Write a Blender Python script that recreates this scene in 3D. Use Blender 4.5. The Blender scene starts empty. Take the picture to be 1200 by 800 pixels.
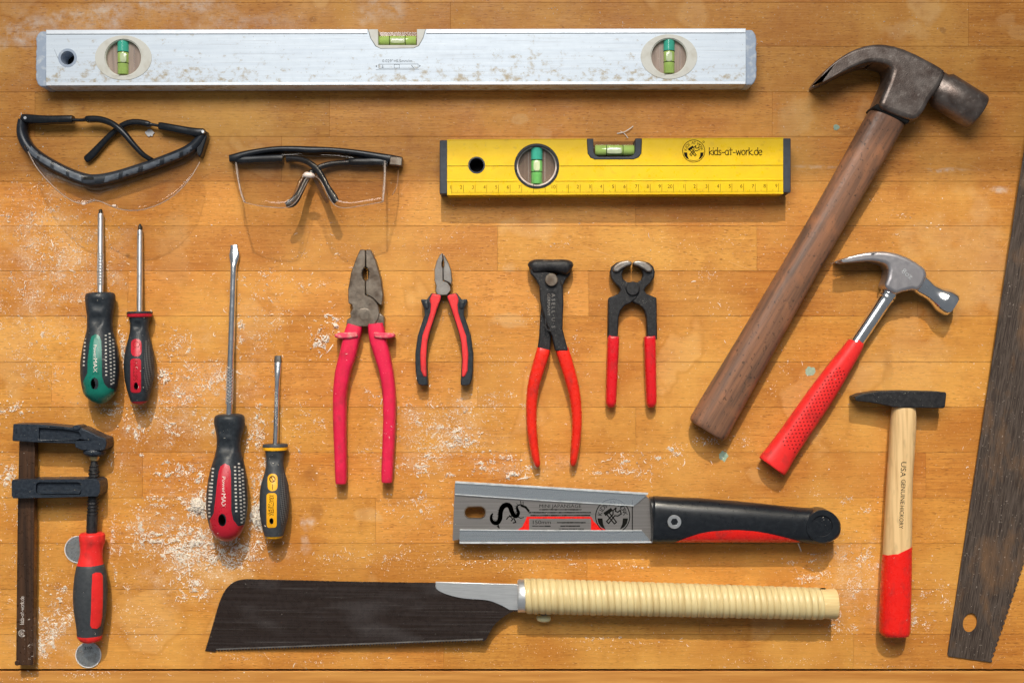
import bpy, bmesh, math, random
from mathutils import Vector, Matrix, geometry
from mathutils.bvhtree import BVHTree
random.seed(7)
R = math.radians

# ------------------------------------------------------------------ camera, world, lamps, exposure
S = 0.00075          # metres per photo pixel on the bench top
D = 1.10             # camera height above the bench top
scene = bpy.context.scene
C = scene.collection
cd = bpy.data.cameras.new('camera'); cam = bpy.data.objects.new('camera', cd); C.objects.link(cam)
cam.location = (0, 0, D); cam.rotation_euler = (0, 0, 0)
cd.sensor_width = 36; cd.lens = 36 * D / (1200 * S); cd.clip_start = 0.01; cd.clip_end = 100
scene.camera = cam
wd = bpy.data.worlds.new('World'); scene.world = wd; wd.use_nodes = True
bg = wd.node_tree.nodes['Background']
bg.inputs[0].default_value = (0.86, 0.93, 1.0, 1); bg.inputs[1].default_value = 0.19
SUN_EL = 43
def lamp(name, kind, loc, target, energy, col):
    l = bpy.data.lights.new(name, kind); o = bpy.data.objects.new(name, l); C.objects.link(o)
    o.location = loc; l.energy = energy; l.color = col
    o.rotation_euler = (Vector(target) - Vector(loc)).to_track_quat('-Z', 'Y').to_euler()
    return o, l
# low sun coming through the top of a window: a lamp of near-parallel light whose beam ends along a line across the bench
bx0, bx1, by0, by1 = (-500 - 600)*S, (1700 - 600)*S, (400 - 213)*S, (400 - 1300)*S
bc_ = Vector(((bx0 + bx1)/2, (by0 + by1)/2, 0))
sp = bc_ + Vector((0, math.cos(R(SUN_EL)), math.sin(R(SUN_EL))))*1.6
area_ = (bx1 - bx0)*(by0 - by1)*math.sin(R(SUN_EL))
so, sl = lamp('sun_lamp', 'AREA', sp, bc_, 2.62*area_, (1.0, 0.89, 0.71))
sl.shape = 'RECTANGLE'; sl.size = bx1 - bx0; sl.size_y = (by0 - by1)*math.sin(R(SUN_EL)); sl.spread = R(0.9)
wo, wl = lamp('window_lamp', 'AREA', (-0.12, 1.05, 1.7), (0.05, 0, 0), 28, (1.0, 0.975, 0.93))
wl.shape = 'RECTANGLE'; wl.size = 1.2; wl.size_y = 0.7
scene.cycles.caustics_reflective = False; scene.cycles.caustics_refractive = False
vs = scene.view_settings
vs.view_transform = 'Standard'; vs.look = 'None'; vs.exposure = 0.0; vs.gamma = 1; vs.use_curve_mapping = False

# ------------------------------------------------------------------ helpers
def W(px, py, z=0.0):                     # photo pixel + height in mm -> point
    z = z * 0.001; k = S * (D - z) / D
    return Vector(((px - 600) * k, (400 - py) * k, z))
BASE, GEO = {}, {}
def tagp(o, label, cat, group=None, kind=None):
    if label: o['label'] = label
    if cat: o['category'] = cat
    if group: o['group'] = group
    if kind: o['kind'] = kind
    return o
def thing(name, label, cat, px, py, group=None):
    o = bpy.data.objects.new(name, None); C.objects.link(o)
    o.empty_display_size = 0.01
    o.location = W(px, py, 0); BASE[o.name] = o.location.copy()
    return tagp(o, label, cat, group)
def build(name, verts, faces, m, root=None, bevel=0.0, seg=2, smooth=40, kind=None, label=None):
    base = BASE[root.name] if root else Vector((0, 0, 0))
    me = bpy.data.meshes.new(name)
    me.from_pydata([tuple(Vector(v) - base) for v in verts], [], faces)
    bm = bmesh.new(); bm.from_mesh(me)
    if bevel or kind is None:
        bmesh.ops.recalc_face_normals(bm, faces=bm.faces)
    bm.to_mesh(me); bm.free()
    if smooth:
        me.shade_smooth(); me.set_sharp_from_angle(angle=R(smooth))
    me.materials.append(m)
    o = bpy.data.objects.new(name, me); C.objects.link(o)
    if root: o.parent = root
    BASE[o.name] = base
    GEO[o.name] = ([Vector(v) for v in verts], faces)
    if bevel:
        b = o.modifiers.new('bevel', 'BEVEL'); b.width = bevel * 0.001; b.segments = seg
        b.limit_method = 'ANGLE'; b.angle_limit = R(35); b.harden_normals = False
    if kind: o['kind'] = kind
    if label: o['label'] = label
    return o
def area2(p): return sum(p[i][0]*p[(i+1) % len(p)][1] - p[(i+1) % len(p)][0]*p[i][1] for i in range(len(p)))
def cat(pts, n=6, closed=True):           # Catmull-Rom through tuples of any length
    out = []; L = len(pts)
    rng = range(L) if closed else range(L - 1)
    for i in rng:
        if closed: p = [pts[(i + k - 1) % L] for k in range(4)]
        else: p = [pts[max(0, min(L - 1, i + k - 1))] for k in range(4)]
        for j in range(n):
            t = j / n
            out.append(tuple(0.5*((2*b) + (c-a)*t + (2*a-5*b+4*c-d)*t*t + (3*b-a-3*c+d)*t**3) for a, b, c, d in zip(*p)))
    if not closed: out.append(tuple(pts[-1]))
    return out
def oval(cx, cy, rx, ry, n=28, rot=0):
    c, s = math.cos(R(rot)), math.sin(R(rot)); o = []
    for i in range(n):
        a = 2*math.pi*i/n; u, v = rx*math.cos(a), ry*math.sin(a)
        o.append((cx + u*c - v*s, cy + u*s + v*c))
    return o
def rrect(x0, y0, x1, y1, r, n=5):
    o = []
    for cx, cy, a0 in ((x1-r, y1-r, 0), (x0+r, y1-r, 90), (x0+r, y0+r, 180), (x1-r, y0+r, 270)):
        for i in range(n + 1):
            a = R(a0 + 90*i/n); o.append((cx + r*math.cos(a), cy + r*math.sin(a)))
    return o
def prism(name, pts, z0, z1, m, root=None, holes=(), bevel=0.0, seg=2, zoff=None, smooth=40, kind=None, label=None, zref=None):
    zf = zoff or (lambda x, y: 0.0)
    loops = [list(pts)] + [list(h) for h in holes]
    if area2(loops[0]) < 0: loops[0].reverse()
    for h in loops[1:]:
        if area2(h) > 0: h.reverse()
    flat = [p for l in loops for p in l]; N = len(flat); vs_ = []
    for z, in ((z0,), (z1,)):
        for x, y in flat:
            o = zf(x, y); t = W(x, y, (z1 if zref is None else zref) + o); vs_.append(Vector((t.x, t.y, (z + o)*0.001)))
    fs = []
    if len(loops) == 1 and not zoff:
        fs += [list(range(N)), list(range(2*N - 1, N - 1, -1))]
    else:
        tri = geometry.tessellate_polygon([[Vector((x, y, 0)) for x, y in l] for l in loops])
        for a, b, c in tri: fs += [[a, b, c], [c + N, b + N, a + N]]
    o = 0
    for l in loops:
        n = len(l)
        for i in range(n):
            a, b = o + i, o + (i + 1) % n; fs.append([b, a, a + N, b + N])
        o += n
    return build(name, vs_, fs, m, root, bevel, seg, smooth, kind, label)
def sweep(name, st, m, root=None, n=28, sub=5, exp=2.0, smooth=50, dents=(), kind=None, label=None, post=None, spline=True):
    """st: (px, py, half width px, centre z mm, half height mm[, exponent])"""
    st = [tuple(s) + (exp,) if len(s) == 5 else tuple(s) for s in st]
    if spline: st = cat(st, sub, False)
    P = [W(s[0], s[1], s[3]) for s in st]; vs_ = []
    for i, s in enumerate(st):
        t = P[min(i + 1, len(P) - 1)] - P[max(i - 1, 0)]; t.z = 0; t.normalize()
        lat = Vector((-t.y, t.x, 0)); w = max(s[2], .02)*S; h = max(s[4], .02)*0.001; e = 2.0/s[5]
        for k in range(n):
            a = 2*math.pi*(k + .5)/n; ca, sa = math.cos(a), math.sin(a)
            v = P[i] + lat*(math.copysign(abs(ca)**e, ca)*w) + Vector((0, 0, math.copysign(abs(sa)**e, sa)*h))
            vs_.append(v)
    for dx, dy, rx, ry, dep in dents:
        for v in vs_:
            k = S*(D - v.z)/D; x, y = 600 + v.x/k, 400 - v.y/k
            g = ((x - dx)/rx)**2 + ((y - dy)/ry)**2
            if g < 1 and v.z > 0.006: v.z -= dep*0.001*(1 - g)**1.2
    if post: post(vs_)
    fs = []
    for i in range(len(st) - 1):
        for k in range(n):
            fs.append([i*n + k, i*n + (k + 1) % n, (i + 1)*n + (k + 1) % n, (i + 1)*n + k])
    fs.append(list(range(n))[::-1]); fs.append([(len(st) - 1)*n + k for k in range(n)])
    return build(name, vs_, fs, m, root, 0, 2, smooth, kind, label)
def tube_geo(pts, r, n=8, closed=False, vs_=None, fs=None, flat=1.0):
    """round tube through world points; r a number or list (m)"""
    vs_ = [] if vs_ is None else vs_; fs = [] if fs is None else fs
    b0 = len(vs_); L = len(pts); up = Vector((0, 0, 1))
    for i, p in enumerate(pts):
        t = (pts[(i+1) % L] - pts[i-1]) if closed else (pts[min(i+1, L-1)] - pts[max(i-1, 0)])
        t.normalize(); a = t.cross(up)
        if a.length < 1e-3: a = Vector((1, 0, 0))
        a.normalize(); b = a.cross(t).normalized(); rr = r[i] if isinstance(r, list) else r
        for k in range(n):
            q = 2*math.pi*k/n; vs_.append(p + a*(rr*math.cos(q)) + b*(rr*flat*math.sin(q)))
    for i in range(L if closed else L - 1):
        j = (i + 1) % L
        for k in range(n): fs.append([b0+i*n+k, b0+i*n+(k+1) % n, b0+j*n+(k+1) % n, b0+j*n+k])
    if not closed:
        fs.append([b0+k for k in range(n)][::-1]); fs.append([b0+(L-1)*n+k for k in range(n)])
    return vs_, fs
def tube(name, pts, r, m, root, n=8, closed=False, flat=1.0, **kw):
    v, f = tube_geo(pts, r, n, closed, flat=flat); return build(name, v, f, m, root, smooth=60, **kw)
def bvh(o):
    v, f = GEO[o.name]; return BVHTree.FromPolygons(v, f)
def onto(tree, px, py, lift):             # where the pixel's ray meets a built surface
    g = W(px, py, 0); o = Vector((0, 0, D)); h = tree.ray_cast(o, (g - o).normalized())
    if h[0] is None: h = tree.find_nearest(W(px, py, 10))
    return h[0] + Vector((0, 0, lift*0.001))
def inside(p, poly):
    x, y = p; c = False; j = len(poly) - 1
    for i in range(len(poly)):
        (xi, yi), (xj, yj) = poly[i], poly[j]
        if (yi > y) != (yj > y) and x < (xj - xi)*(y - yi)/(yj - yi) + xi: c = not c
        j = i
    return c
def patch(name, pts, target, m, root, lift=0.35, step=2.5, holes=(), smooth=50, kind=None, label=None):
    """thin raised inlay that follows a surface"""
    tree = bvh(target) if not isinstance(target, BVHTree) else target
    loops = []
    for l in [pts] + list(holes):
        d = []
        for i in range(len(l)):
            a, b = l[i], l[(i + 1) % len(l)]; n = max(1, int(math.dist(a, b)/step))
            d += [(a[0] + (b[0]-a[0])*k/n, a[1] + (b[1]-a[1])*k/n) for k in range(n)]
        loops.append(d)
    V, E = [], []
    for l in loops:
        o = len(V); V += [Vector(p) for p in l]; E += [(o+i, o+(i+1) % len(l)) for i in range(len(l))]
    xs = [p[0] for p in loops[0]]; ys = [p[1] for p in loops[0]]
    y = min(ys) + step*.5
    while y < max(ys):
        x = min(xs) + step*.5
        while x < max(xs):
            q = (x + .01, y + .013)
            if inside(q, loops[0]) and not any(inside(q, h) for h in loops[1:]) and min(math.dist(q, p) for l in loops for p in l) > step*.4: V.append(Vector(q))
            x += step
        y += step
    r = geometry.delaunay_2d_cdt(V, E, [], 0, 1e-5)
    v2, f2 = r[0], r[2]; F = []
    for f in f2:
        c = [sum(v2[i][k] for i in f)/len(f) for k in (0, 1)]
        if inside(c, loops[0]) and not any(inside(c, h) for h in loops[1:]): F.append(list(f))
    top = [onto(tree, p[0], p[1], lift) for p in v2]; N = len(top)
    allv = top + [p - Vector((0, 0, (lift + .9)*0.001)) for p in top]
    cnt = {}
    for f in F:
        for i in range(len(f)):
            a, b = f[i], f[(i+1) % len(f)]; cnt[(a, b)] = 1
    side = [[b, a, a + N, b + N] for (a, b) in cnt if (b, a) not in cnt]
    return build(name, allv, F + side + [[i + N for i in f][::-1] for f in F], m, root, smooth=smooth, kind=kind, label=label)
def cut(o, cutters, bevel=0, taper=(0, 1)):
    dg = None
    for c in cutters:
        b = o.modifiers.new('b', 'BOOLEAN'); b.operation = 'DIFFERENCE'; b.object = c; b.solver = 'EXACT'
    dg = bpy.context.evaluated_depsgraph_get(); me = bpy.data.meshes.new_from_object(o.evaluated_get(dg))
    o.modifiers.clear(); o.data = me
    me.shade_smooth(); me.set_sharp_from_angle(angle=R(50))
    for c in cutters: bpy.data.objects.remove(c)
    if bevel:
        xa, xb = taper                      # finer rounding towards the thin claw tips
        bm = bmesh.new(); bm.from_mesh(me); wl_ = bm.edges.layers.float.new('bevel_weight_edge'); bx = BASE[o.name].x
        bmesh.ops.dissolve_limit(bm, angle_limit=R(1), verts=bm.verts, edges=bm.edges)
        for e in bm.edges:
            if len(e.link_faces) == 2 and e.calc_face_angle(0) > R(38):
                x = 600 + ((e.verts[0].co.x + e.verts[1].co.x)/2 + bx)/(S*.975)
                e[wl_] = max(.16, min(1, (x - xa)/(xb - xa)))
        bm.to_mesh(me); bm.free(); me.shade_smooth(); me.set_sharp_from_angle(angle=R(60))
        b = o.modifiers.new('bevel', 'BEVEL'); b.width = bevel*.001; b.segments = 5; b.limit_method = 'WEIGHT'; b.use_clamp_overlap = False
# --- writing
_txt = {}
def text_raw(s):
    if s in _txt: return _txt[s]
    cu = bpy.data.curves.new('t', 'FONT'); cu.body = s; cu.resolution_u = 3
    o = bpy.data.objects.new('t', cu); C.objects.link(o)
    dg = bpy.context.evaluated_depsgraph_get(); me = bpy.data.meshes.new_from_object(o.evaluated_get(dg))
    v = [(p.co.x, p.co.y) for p in me.vertices]; f = [list(p.vertices) for p in me.polygons]
    bpy.data.objects.remove(o); bpy.data.curves.remove(cu); bpy.data.meshes.remove(me)
    x0 = min(p[0] for p in v); v = [(p[0] - x0, p[1]) for p in v]
    _txt[s] = (v, f, max(p[0] for p in v)); return _txt[s]
class Ink:
    """flat print gathered in pixel space, then laid on a surface"""
    def __init__(s): s.v = []; s.f = []
    def text(s, t, px, py, h, rot=0, width=None, align='c'):
        v, f, w = text_raw(t); sy = h/0.72; sx = (width/w) if width else sy
        off = {'c': w*sx/2, 'l': 0, 'r': w*sx}[align]; c, n = math.cos(R(rot)), math.sin(R(rot)); b = len(s.v)
        for x, y in v:
            x, y = x*sx - off, y*sy - h/2
            s.v.append((px + x*c - y*n*-1*-1, py - (x*n + y*c)) if rot == 0 else (px + x*c - y*n, py - (x*n + y*c)))
        s.f += [[i + b for i in q] for q in f]; return s
    def poly(s, pts):
        b = len(s.v); s.v += list(pts)
        t = geometry.tessellate_polygon([[Vector((x, y, 0)) for x, y in pts]])
        s.f += [[i + b for i in q] for q in t]; return s
    def line(s, pts, w, closed=False):
        p = list(pts) + ([pts[0]] if closed else [])
        for a, b in zip(p, p[1:]):
            d = math.dist(a, b) or 1e-6; nx, ny = -(b[1]-a[1])/d*w/2, (b[0]-a[0])/d*w/2; k = len(s.v)
            ex, ey = (b[0]-a[0])/d*w*.3, (b[1]-a[1])/d*w*.3
            s.v += [(a[0]+nx-ex, a[1]+ny-ey), (a[0]-nx-ex, a[1]-ny-ey), (b[0]-nx+ex, b[1]-ny+ey), (b[0]+nx+ex, b[1]+ny+ey)]
            s.f.append([k, k+1, k+2, k+3])
        return s
    def lay(s, name, m, root, z=None, target=None, lift=0.06, zoff=None, kind=None):
        if target is not None:
            tree = bvh(target); V = [onto(tree, x, y, lift) for x, y in s.v]
        else: V = [W(x, y, z + lift + (zoff(x, y) if zoff else 0)) for x, y in s.v]
        o = build(name, V, s.f, m, root, smooth=0, kind=kind)
        bm = bmesh.new(); bm.from_mesh(o.data)
        for f in bm.faces:
            if f.normal.z < 0: f.normal_flip()
        bm.to_mesh(o.data); bm.free(); return o
# hand-drawn lower-case lettering
GLY = {'k': (3.6, [[(0,0),(0,7)],[(3,4.6),(0,2.3),(3.2,0)]]), 'i': (1.2, [[(.4,0),(.4,4.6)],[(.4,6.2),(.4,6.7)]]),
 'd': (4.2, [[(3.4,7),(3.4,0)],[(3.4,3.6),(2,4.6),(.5,3.8),(0,2.2),(.6,.6),(2,0),(3.4,1)]]),
 's': (3.2, [[(2.7,4.1),(1.4,4.6),(.3,3.7),(1.2,2.6),(2.6,1.6),(2.2,.3),(1,0),(0,.5)]]), '-': (3.4, [[(.3,2.3),(2.7,2.3)]]),
 'a': (4.2, [[(3.3,4.4),(3.2,1.4),(3.6,0)],[(3.3,3.8),(2,4.6),(.5,3.8),(0,2.2),(.6,.5),(1.9,0),(3.2,1.2)]]),
 't': (3.4, [[(1.5,6.6),(1.5,0)],[(0,4.6),(3,4.6)]]), 'w': (5.4, [[(0,4.6),(1.2,0),(2.4,4.2),(3.6,0),(4.8,4.6)]]),
 'o': (4.2, [[(1.8,4.6),(.5,3.9),(0,2.3),(.6,.6),(1.8,0),(3.1,.7),(3.5,2.3),(3,3.9),(1.8,4.6)]]),
 'r': (3.2, [[(.2,4.6),(.3,0)],[(.3,2.8),(1.3,4.3),(2.7,4.5)]]), 'e': (4.0, [[(.2,2.3),(3.2,2.6),(2.8,4.1),(1.6,4.6),(.4,3.8),(0,2.1),(.6,.5),(1.9,0),(3.2,.7)]]),
 '.': (1.6, [[(.4,0),(.4,.5)]])}
def hand_text(ink, t, px, py, width, rot=0, w=1.0, hscale=1.0):
    tot = sum(GLY[c][0] for c in t); k = width/tot; x0 = 0; c_, s_ = math.cos(R(rot)), math.sin(R(rot))
    for ch in t:
        for st in GLY[ch][1]:
            ink.line([(px + (x0+x)*k*c_ + y*k*hscale*s_*-1*-1 if rot == 0 else px + (x0+x)*k*c_ - y*k*hscale*s_, py - (x0+x)*k*s_ - y*k*hscale*c_) for x, y in st], w)
        x0 += GLY[ch][0]
def logo(ink, cx, cy, r, k=1.0, ring=0.055, rot=0):
    n0 = len(ink.v)
    ink.line(oval(cx, cy, r, r, 40), r*ring, True)
    word = 'KIDS AT WORK'
    for i, ch in enumerate(word):
        if ch == ' ': continue
        a = 168 - i*(156/(len(word) - 1))
        ink.text(ch, cx + r*.76*math.cos(R(a)), cy - r*.76*math.sin(R(a)), r*.27, a - 90)
    for s in (-1, 1):
        ink.poly([(cx + s*r*.9, cy + r*.12), (cx + s*r*.6, cy + r*.12), (cx + s*r*.56, cy + r*.45), (cx + s*r*.42, cy + r*.78), (cx + s*r*.68, cy + r*.62), (cx + s*r*.84, cy + r*.4)])
    # crossed hammer and spanner
    ink.poly([(cx - r*.55, cy - r*.2), (cx - r*.1, cy - r*.5), (cx + r*.02, cy - r*.34), (cx - r*.42, cy - r*.02)])
    w = r*.07
    ink.line([(cx - r*.2, cy - r*.2), (cx + r*.22, cy + r*.34), (cx + r*.1, cy + r*.44), (cx - r*.34, cy - r*.1)], w)
    ink.line([(cx + r*.44, cy - r*.36), (cx + r*.5, cy - r*.14), (cx + r*.3, cy - r*.02), (cx + r*.12, cy - r*.04), (cx - r*.24, cy + r*.42), (cx - r*.36, cy + r*.3), (cx + r*.02, cy - r*.12), (cx + r*.02, cy - r*.34), (cx + r*.2, cy - r*.5)], w)
    ink.line([(cx + r*.2, cy - r*.5), (cx + r*.16, cy - r*.3), (cx + r*.3, cy - r*.24), (cx + r*.44, cy - r*.36)], w)
    ink.line([(cx - r*.4, cy + r*.82), (cx, cy + r*.86), (cx + r*.4, cy + r*.82)], r*.05)
    if rot:
        c, s = math.cos(R(rot)), math.sin(R(rot))
        for i in range(n0, len(ink.v)):
            x, y = ink.v[i][0] - cx, ink.v[i][1] - cy; ink.v[i] = (cx + x*c + y*s, cy - x*s + y*c)

# ------------------------------------------------------------------ materials
class NT:
    def __init__(s, name):
        s.m = bpy.data.materials.new(name); s.m.use_nodes = True; s.t = s.m.node_tree
        s.p = s.t.nodes['Principled BSDF']; s.out = s.t.nodes['Material Output']
    def n(s, kind, **kw):
        x = s.t.nodes.new(kind)
        for k, v in kw.items(): setattr(x, k, v)
        return x
    def l(s, a, b): s.t.links.new(a, b)
    def coord(s, scale=(1, 1, 1), src='Object', rot=(0, 0, 0)):
        c = s.n('ShaderNodeTexCoord'); mp = s.n('ShaderNodeMapping'); mp.inputs['Scale'].default_value = scale; v = c.outputs[src]
        if any(rot):
            m0 = s.n('ShaderNodeMapping'); m0.inputs['Rotation'].default_value = rot; s.l(v, m0.inputs[0]); v = m0.outputs[0]
        s.l(v, mp.inputs[0]); return mp.outputs[0]
    def noise(s, vec, scale, detail=3, rough=.55, dist=0):
        x = s.n('ShaderNodeTexNoise'); x.inputs['Scale'].default_value = scale; x.inputs['Detail'].default_value = detail
        x.inputs['Roughness'].default_value = rough; x.inputs['Distortion'].default_value = dist
        if vec: s.l(vec, x.inputs['Vector'])
        return x.outputs['Fac']
    def rng(s, v, a, b, c=0., d=1.):
        x = s.n('ShaderNodeMapRange'); x.inputs[1].default_value = a; x.inputs[2].default_value = b; x.inputs[3].default_value = c; x.inputs[4].default_value = d
        s.l(v, x.inputs[0]); return x.outputs[0]
    def math(s, op, a, b=None):
        x = s.n('ShaderNodeMath', operation=op)
        for i, q in enumerate((a, b)):
            if q is None: continue
            if isinstance(q, (int, float)): x.inputs[i].default_value = q
            else: s.l(q, x.inputs[i])
        return x.outputs[0]
    def mix(s, f, a, b, mode='MIX'):
        x = s.n('ShaderNodeMix', data_type='RGBA', blend_type=mode)
        for i, q in ((0, f), (6, a), (7, b)):
            if isinstance(q, tuple): x.inputs[i].default_value = q + (1,) if len(q) == 3 else q
            elif isinstance(q, (int, float)): x.inputs[i].default_value = q
            else: s.l(q, x.inputs[i])
        return x.outputs[2]
    def bump(s, h, strength, dist):
        x = s.n('ShaderNodeBump'); x.inputs['Strength'].default_value = strength; x.inputs['Distance'].default_value = dist
        s.l(h, x.inputs['Height']); s.l(x.outputs[0], s.p.inputs['Normal'])
def mat(name, col, rough=.5, metal=0., col2=None, nscale=120, lo=.4, hi=.65, stretch=(1, 1, 1), bump=0., bscale=1500, rvar=.12, coat=0., spec=.32, rot=(0, 0, 0), detail=4):
    a = NT(name); p = a.p
    p.inputs['Metallic'].default_value = metal; p.inputs['Specular IOR Level'].default_value = spec
    p.inputs['Coat Weight'].default_value = coat; p.inputs['Coat Roughness'].default_value = .15
    v = a.coord(stretch, rot=rot); f = a.noise(v, nscale, detail)
    a.l(a.mix(a.rng(f, lo, hi), col, col2 or tuple(c*.75 for c in col)), p.inputs['Base Color'])
    g = a.noise(a.coord((1, 1, 1)), 260, 4)
    a.l(a.rng(g, .3, .7, max(.02, rough - rvar), min(1, rough + rvar)), p.inputs['Roughness'])
    if bump: a.bump(a.noise(a.coord(stretch, rot=rot), bscale, 3), bump, .0006)
    return a.m
def dusty(m_args, name, dust=(.75, .7, .6), amount=.62, scale=900):
    m = mat(name, **m_args); t = m.node_tree; a = NT.__new__(NT); a.m = m; a.t = t; a.p = t.nodes['Principled BSDF']
    src = a.p.inputs['Base Color'].links[0].from_socket
    f = a.rng(a.noise(a.coord((1, 1, 1)), scale, 2), amount, amount + .1)
    g = a.rng(a.noise(a.coord((1, 1, 1)), 60, 3), .45, .65)
    a.l(a.mix(a.math('MULTIPLY', f, g), src, dust), a.p.inputs['Base Color']); return m

def wood_bench():
    a = NT('bench_beech'); p = a.p
    tc = a.n('ShaderNodeTexCoord'); oi = a.n('ShaderNodeObjectInfo')
    off = a.n('ShaderNodeVectorMath', operation='SCALE'); comb = a.n('ShaderNodeCombineXYZ')
    for i, k in enumerate((7.3, 3.1, 5.7)): comb.inputs[i].default_value = k
    a.l(comb.outputs[0], off.inputs[0]); a.l(oi.outputs['Random'], off.inputs['Scale'])
    add = a.n('ShaderNodeVectorMath', operation='ADD'); a.l(tc.outputs['Object'], add.inputs[0]); a.l(off.outputs[0], add.inputs[1])
    def mp(sc):
        m = a.n('ShaderNodeMapping'); m.inputs['Scale'].default_value = sc; a.l(add.outputs[0], m.inputs[0]); return m.outputs[0]
    g1 = a.noise(mp((6, 150, 20)), 1.0, 5, .6, .6)            # long grain
    g2 = a.noise(mp((30, 700, 50)), 1.0, 4, .6)              # fine grain
    g3 = a.noise(mp((4, 14, 5)), 1.0, 3, .5)                  # cloudy figure
    fl = a.noise(mp((190, 1500, 100)), 1.0, 1, .5)           # ray flecks
    base = a.mix(a.rng(g1, .3, .7), (.68, .308, .062), (.51, .190, .030))
    base = a.mix(a.math('MULTIPLY', a.rng(g2, .38, .66), .62), base, (.36, .122, .019))
    base = a.mix(a.rng(g3, .35, .7, 0, .5), base, (.76, .385, .088))
    base = a.mix(a.rng(fl, .60, .70, 0, .75), base, (.22, .070, .012))
    tone = a.n('ShaderNodeHueSaturation'); a.l(base, tone.inputs['Color'])
    tone.inputs['Saturation'].default_value = 1.0; a.l(a.rng(oi.outputs['Random'], 0, 1, .90, 1.10), tone.inputs['Value'])
    r2 = a.math('FRACT', a.math('MULTIPLY', oi.outputs['Random'], 7.31))
    a.l(a.rng(r2, 0, 1, .4955, .503), tone.inputs['Hue']); base = tone.outputs[0]
    # wear in bench coordinates, plus some sunlight painted into the pale spots
    geo = a.n('ShaderNodeNewGeometry'); pos = geo.outputs['Position']
    wn = a.n('ShaderNodeTexNoise'); wn.inputs['Scale'].default_value = 45; wn.inputs['Detail'].default_value = 4; a.l(pos, wn.inputs['Vector'])
    ws = a.n('ShaderNodeVectorMath', operation='MULTIPLY_ADD'); a.l(wn.outputs['Color'], ws.inputs[0]); ws.inputs[1].default_value = (2.4, 2.4, 0); ws.inputs[2].default_value = (-1.2, -1.2, 0)
    def spots(lst, soft):
        acc = None
        for x, y, rx, ry, k in lst:
            q = W(x, y, 0)
            sub = a.n('ShaderNodeVectorMath', operation='SUBTRACT'); a.l(pos, sub.inputs[0]); sub.inputs[1].default_value = (q.x, q.y, 0)
            mu = a.n('ShaderNodeVectorMath', operation='MULTIPLY_ADD'); a.l(sub.outputs[0], mu.inputs[0]); mu.inputs[1].default_value = (1/(rx*S), 1/(ry*S), 0); a.l(ws.outputs[0], mu.inputs[2])
            ln = a.n('ShaderNodeVectorMath', operation='LENGTH'); a.l(mu.outputs[0], ln.inputs[0])
            v = a.rng(ln.outputs['Value'], 1.0, 1.0 - soft, 0, k)
            acc = v if acc is None else a.math('MAXIMUM', acc, v)
        return acc
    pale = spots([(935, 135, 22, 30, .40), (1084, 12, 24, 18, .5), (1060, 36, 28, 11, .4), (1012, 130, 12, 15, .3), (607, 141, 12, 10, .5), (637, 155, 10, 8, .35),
        (618, 268, 46, 14, .4), (596, 312, 10, 8, .4), (598, 376, 22, 9, .4), (1060, 430, 60, 60, .25), (1130, 310, 70, 80, .35), (433, 606, 18, 9, .4), (18, 420, 30, 40, .25), (205, 300, 26, 46, .2)], .35)  # broad spots at right also paint the brighter sun into the wood
    chalk = spots([(40, 38, 80, 26, .6), (110, 18, 60, 22, .75), (200, 8, 90, 9, .6), (445, 14, 34, 26, .6), (260, 24, 120, 16, .35),
        (362, 613, 9, 12, .75), (358, 640, 8, 15, .6), (1110, 200, 40, 3.4, .8), (958, 195, 36, 2.8, .7), (1172, 222, 16, 5, .6)], .6)
    dark = spots([(365, 556, 10, 13, .45), (372, 598, 10, 12, .4), (1106, 36, 5, 4, .8), (367, 23, 6, 4, .8), (1035, 153, 90, 5, .35), (1040, 440, 8, 44, .3)], .4)
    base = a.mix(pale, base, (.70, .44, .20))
    cn = a.rng(a.noise(pos, 90, 6, .7), .40, .66)
    base = a.mix(a.math('MULTIPLY', chalk, cn), base, (.74, .70, .64))
    base = a.mix(dark, base, (.24, .085, .022))
    # general grime and scuffed varnish
    gr = a.rng(a.noise(pos, 14, 6, .65), .44, .66, 0, .55)
    base = a.mix(gr, base, (.44, .155, .023))
    gr2 = a.rng(a.noise(pos, 48, 5, .7), .54, .70, 0, .45)
    base = a.mix(gr2, base, (.36, .125, .020))
    gl_ = a.rng(a.noise(pos, 9, 4, .6), .46, .68, 0, .5)
    base = a.mix(gl_, base, (.78, .42, .10), 'MIX')
    sc = a.rng(a.noise(pos, 420, 3, .6), .62, .74, 0, .5)
    base = a.mix(sc, base, (.78, .58, .36))
    pit = a.rng(a.noise(pos, 520, 2, .5), .735, .775, 0, .8)
    base = a.mix(pit, base, (.14, .05, .018))
    wm = a.noise(pos, 10.5, 3, .55, .4)                   # old water marks: pale inside, a darker tide line round them
    base = a.mix(a.rng(wm, .625, .655, 0, .16), base, (.76, .50, .24))
    tide = a.math('MULTIPLY', a.rng(wm, .600, .622), a.rng(wm, .645, .625))
    base = a.mix(a.math('MULTIPLY', tide, .22), base, (.34, .12, .022))
    film = spots([(225, 640, 110, 75, .8), (60, 310, 110, 100, .75), (200, 480, 110, 70, .6), (520, 510, 90, 50, .7), (1000, 685, 60, 60, .7), (60, 740, 60, 50, .7), (260, 430, 70, 60, .55), (620, 548, 70, 22, .5), (130, 60, 200, 60, .3)], .95)
    fn = a.math('MULTIPLY', a.rng(a.noise(pos, 60, 5, .7), .42, .68), a.rng(a.noise(pos, 700, 3, .6), .38, .66))
    base = a.mix(a.math('MULTIPLY', film, fn), base, (.82, .73, .62))
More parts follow.
